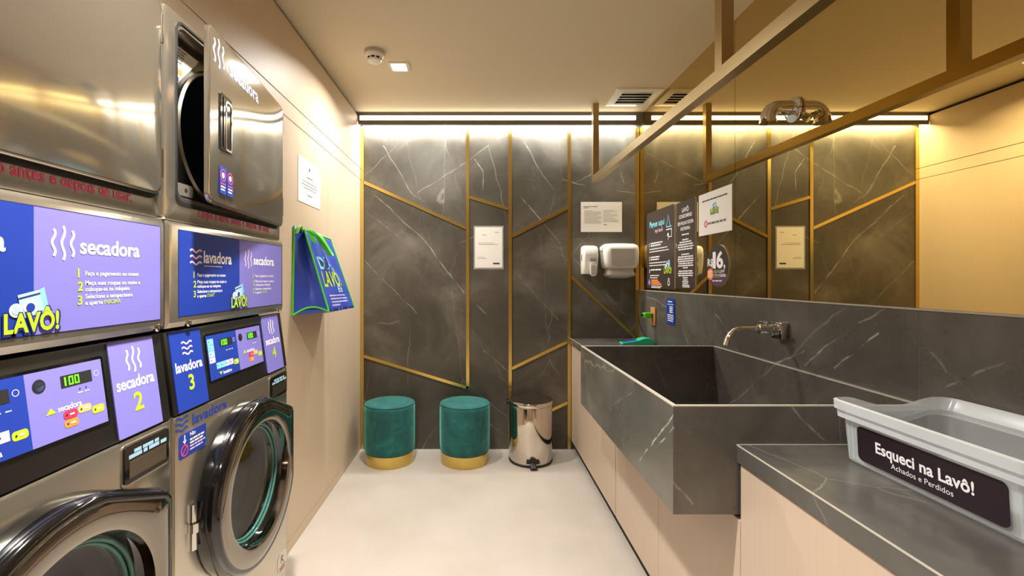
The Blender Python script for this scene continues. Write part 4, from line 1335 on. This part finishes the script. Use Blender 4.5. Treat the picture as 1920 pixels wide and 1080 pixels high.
    washer_icon(b, 0.113, 1.336, 0.052, f, 'pale_pink'); b.text('lavadora', 0.148, 1.322, 0.048, f, 'white_print', 'l', 0.024, 0.146); b.words(0.150, 1.311, 0.09, 0.003, f, 'lilac', rng)
    halves = [b, MB()]
    dryer_icon(halves[1], 0.398, 1.343, 0.064, f, 'pale_pink'); halves[1].text('secadora', 0.434, 1.326, 0.044, f, 'white_print', 'l', 0.024, 0.156)
    for b, x0_, last in ((halves[0], 0.102, 'START'), (halves[1], 0.429, 'INICIAR')):
        for k, (z, ls) in enumerate(((1.287, ('Faça o pagamento no totem',)), (1.261, ('Meça suas roupas no cesto e', 'coloque-as na máquina')), (1.234, ('Selecione a temperatura', 'e aperte')))):
            b.text(str(k + 1), x0_, z - 0.008, 0.025, f, 'lime', 'l', 0.024)
            for i, s_ in enumerate(ls):
                zz = z + (0.003 if len(ls) > 1 else -0.004) - i * 0.0125
                b.text(s_, x0_ + 0.017, zz, 0.0125, f, 'white_print', 'l', 0.012)
                if s_ == 'e aperte':
                    b.text(last, x0_ + 0.017 + text_mesh(s_, 0.012)[2] * 0.0125 + 0.004, zz, 0.0125, f, 'lime', 'l', 0.012)
        b.build('lettering', t, smooth=None, fix=False)
    b = MB(); logo(b, 0.288, 1.184, 0.098, -0.0138); b.build('shop_mark', t, smooth=None, fix=False)
    for x in (0.088, 0.655):
        b = MB(); b.lathe([(0.010, 0.0), (0.010, -0.006), (0.007, -0.009), (0.004, -0.009), (0.004, -0.006)], (x, -0.0035, zs0 + 0.007), 'y', 20, 'chrome', False, True); b.build('lock', t)
    # ---- dryer cabinet with a rounded opening
    zd0, zd1 = 1.4255, 1.976
    ox0, ox1, oz0, oz1 = 0.055, 0.640, 1.492, 1.944
    b = MB()
    K = 8
    def dring(ins, y, out=True):
        return [(a, y, c) for a, c in (rrect(u0 + ins, u1 - ins, zd0 + ins, zd1 - ins, 0.012, K) if out else rrect(ox0 + ins, ox1 - ins, oz0 + ins, oz1 - ins, 0.030, K))]
    b.loft([dring(0, MDEP), dring(0, 0.008), dring(0.0025, 0.0025), dring(0.008, 0.0), dring(0, 0.0, False), dring(0.002, 0.003, False), dring(0.004, 0.045, False)], 'steel')
    b.faces(dring(0, MDEP), [tuple(range(len(dring(0, MDEP))))], 'steel')
    b.build('upper_cabinet', t, smooth=35)
    # niche plate with the round loading hole
    b = MB()
    hc, hr, hz = UC - 0.002, 0.207, 1.712
    NN = 96
    sq = []
    for i in range(NN):
        a = 2 * PI * i / NN
        ca, sa = math.cos(a), math.sin(a)
        k = min((ox1 - 0.0035 - hc) / ca if ca > 1e-6 else 9, (ox0 + 0.0035 - hc) / ca if ca < -1e-6 else 9,
                (oz1 - 0.0035 - hz) / sa if sa > 1e-6 else 9, (oz0 + 0.0035 - hz) / sa if sa < -1e-6 else 9)
        sq.append((hc + k * ca, 0.044, hz + k * sa))
    def hring(r, y): return [(hc + r * math.cos(2 * PI * i / NN), y, hz + r * math.sin(2 * PI * i / NN)) for i in range(NN)]
    b.loft([sq, hring(hr + 0.012, 0.044), hring(hr + 0.006, 0.038), hring(hr, 0.042), hring(hr - 0.004, 0.07)], 'dark_steel')
    b.build('niche_plate', t, smooth=35)
    b = MB()
    b.loft([hring(hr - 0.004, 0.0701), hring(hr + 0.07, 0.11), hring(hr + 0.07, 0.55)], 'drum_dark', False, True)
    b.build('drum', t, smooth=35)
    if door_deg > 0:
        b = MB(); b.prism([(ox0 + 0.005, 1.922), (ox0 + 0.005, 1.822), (ox0 + 0.068, 1.822), (ox0 + 0.150, 1.908), (ox0 + 0.16, 1.922)], 0.0425, 0.0434, 'paper')
        b.quad(ox0 + 0.005, ox0 + 0.085, 1.844, 1.860, 0.0421, 'orange'); b.quad(ox0 + 0.005, ox0 + 0.070, 1.824, 1.836, 0.0421, 'navy')
        for k in range(5): b.words(ox0 + 0.012, 1.912 - k * 0.009, 0.09 - k * 0.005, 0.004, front(0.0421), 'paper_ink', rng)
        b.build('data_label', t, smooth=None)
        b = MB(); b.prism(rrect(0.066, 0.128, 1.500, 1.532, 0.006, 3), 0.004, 0.043, 'latch_metal'); b.disc(0.097, 1.516, 0.006, front(0.0035), 'ink_black', 14); b.build('door_latch', t, smooth=30)
    b = MB(); f = front(-0.0006)
    b.text('Limpe o filtro antes e depois de usar.', 0.585, 1.452, 0.034, f, 'pink', 'r', 0.016, 0.44)
    b.build('lettering', t, smooth=None, fix=False)
    # ---- added black ring that paints the shaded gap around the door
    b = MB()
    b.loft([[(a_, -0.0004, c_) for a_, c_ in rrect(0.046, 0.662, 1.469, 1.959, 0.028, 6)], [(a_, -0.0030, c_) for a_, c_ in rrect(0.047, 0.661, 1.470, 1.958, 0.027, 6)],
            [(a_, -0.0030, c_) for a_, c_ in rrect(0.053, 0.655, 1.481, 1.952, 0.024, 6)], [(a_, -0.0004, c_) for a_, c_ in rrect(0.053, 0.655, 1.481, 1.952, 0.024, 6)]], 'rubber')
    b.build('door_gap_shade', t, smooth=None)
    # ---- dryer door, hinged at the far edge
    hx = 0.662
    b = MB()
    w0 = -0.612
    def pr_(ins, y, r): return [(a, y, c) for a, c in rrect(w0 + ins, -0.004 - ins, 1.480 + ins, 1.954 - ins, r, K)]
    dz = -0.004
    BUL = ((0.0, 0.010), (0.002, 0.0125), (0.006, 0.0140), (0.03, 0.0165), (0.07, 0.0195), (0.12, 0.0222), (0.17, 0.0238), (0.21, 0.0243))
    def bulge(a_, c_):
        u_, v_ = 2 * (a_ - w0) / (-0.004 - w0) - 1, 2 * (c_ - 1.480) / 0.474 - 1
        return 0.0138 + 0.0105 * max(0.0, 1 - abs(u_) ** 2.4) * max(0.0, 1 - abs(v_) ** 2.4)
    base_ = pr_(0.006, 0, 0.024)
    dcx, dcz = (w0 - 0.004) / 2, 1.717
    def pull(s_): return [(dcx + (x_ - dcx) * s_, dz - bulge(dcx + (x_ - dcx) * s_, dcz + (z_ - dcz) * s_), dcz + (z_ - dcz) * s_) for x_, y_, z_ in base_]
    dense_ = []
    for (xa_, ya_, za_), (xb_, yb_, zb_) in zip(base_, base_[1:] + base_[:1]):
        k_ = 10 if math.hypot(xb_ - xa_, zb_ - za_) > 0.1 else 1
        dense_ += [(xa_ + (xb_ - xa_) * j_ / k_, 0, za_ + (zb_ - za_) * j_ / k_) for j_ in range(k_)]
    base_ = dense_
    b.loft([pr_(0.003, 0 + dz, 0.024), pr_(0.0, -0.002 + dz, 0.026), pr_(0.0, dz - 0.0105, 0.026), pr_(0.002, dz - 0.0128, 0.025), pr_(0.006, dz - 0.0138, 0.024)], 'door_steel', True, False)
    b.loft([pull(s_) for s_ in (1.0, 0.97, 0.93, 0.88, 0.82, 0.75, 0.66, 0.56, 0.45, 0.33, 0.2, 0.08)], 'door_steel', False, True)
    dd = b.build('dryer_door', t, smooth=40)
    dd.location = (hx, -0.0008, 0); dd.rotation_euler = (0, 0, math.radians(door_deg))
    FY = dz - 0.0200
    b = MB()
    hx0, hx1, hz0, hz1 = -0.560, -0.490, 1.632, 1.790
    b.prism(rrect(hx0, hx1, hz0, hz1, 0.005, 3), FY - 0.0010, FY + 0.010, 'black_gloss')
    b.build('handle_pocket', dd, smooth=30)
    b = MB()
    rim_o, rim_i = rrect(hx0 + 0.028, hx1 - 0.002, hz0 + 0.004, hz1 - 0.012, 0.010, 5), rrect(hx0 + 0.034, hx1 - 0.006, hz0 + 0.010, hz1 - 0.018, 0.007, 5)
    b.loft([[(a_, FY - 0.0012, c_) for a_, c_ in rim_o], [(a_, FY - 0.0035, c_) for a_, c_ in rim_o], [(a_, FY - 0.0030, c_) for a_, c_ in rim_i], [(a_, FY - 0.0012, c_) for a_, c_ in rim_i]], 'chrome')
    b.prism([(hx0 + 0.016, hz0 + 0.012), (hx0 + 0.027, hz0 + 0.006), (hx0 + 0.027, hz1 - 0.014), (hx0 + 0.016, hz1 - 0.008)], FY - 0.0028, FY - 0.0011, 'door_chrome')
    b.build('handle', dd, smooth=30)
    for z in (1.56, 1.89):
        b = MB(); b.tube([(0.000, dz - 0.008, z - 0.035), (0.000, dz - 0.008, z + 0.035)], 0.005, 'dark_steel', 12); b.build('hinge', dd, smooth=50)
    b = MB(); f = lambda a, c: (a, dz - 0.0338 + 0.0015 * 0 - 0.0006, c)
    def curved(a, c):
        return (a, dz - bulge(a, c) - 0.0008, c)
    dryer_icon(b, -0.560, 1.893, 0.080, curved, 'lilac')
    b.text('secadora', -0.500, 1.862, 0.062, curved, 'lilac', 'l', 0.024, 0.215)
    b.build('lettering', dd, smooth=None, fix=False)
    for k, x in enumerate((-0.560, -0.515)):
        b = MB()
        b.poly(rrect(x, x + 0.040, 1.512, 1.588, 0.003, 2), lambda a, c: (a, curved(-0.54, 1.55)[1] - 0.0012, c), 'blue')
        g = lambda a, c: (a, curved(-0.54, 1.55)[1] - 0.0018, c)
        b.ring(x + 0.020, 1.564, 0.0155, 0.003, g, 'pink', 24); b.disc(x + 0.020, 1.564, 0.0085, g, 'pale_pink', 10)
        b.words(x + 0.006, 1.538, 0.028, 0.004, g, 'pink', rng); b.words(x + 0.006, 1.530, 0.028, 0.004, g, 'white_print', rng); b.words(x + 0.006, 1.522, 0.024, 0.004, g, 'white_print', rng)
        b.build('sticker', dd, smooth=None, fix=False)
    return t
make_stack(1.139, 3, 4, 6.0, 'stacked steel washer and dryer with its dryer door ajar, numbered 3 and 4')
make_stack(0.453, 1, 2, 0.0, 'stacked steel machine with a closed upper door, numbered 2, nearest the viewer')
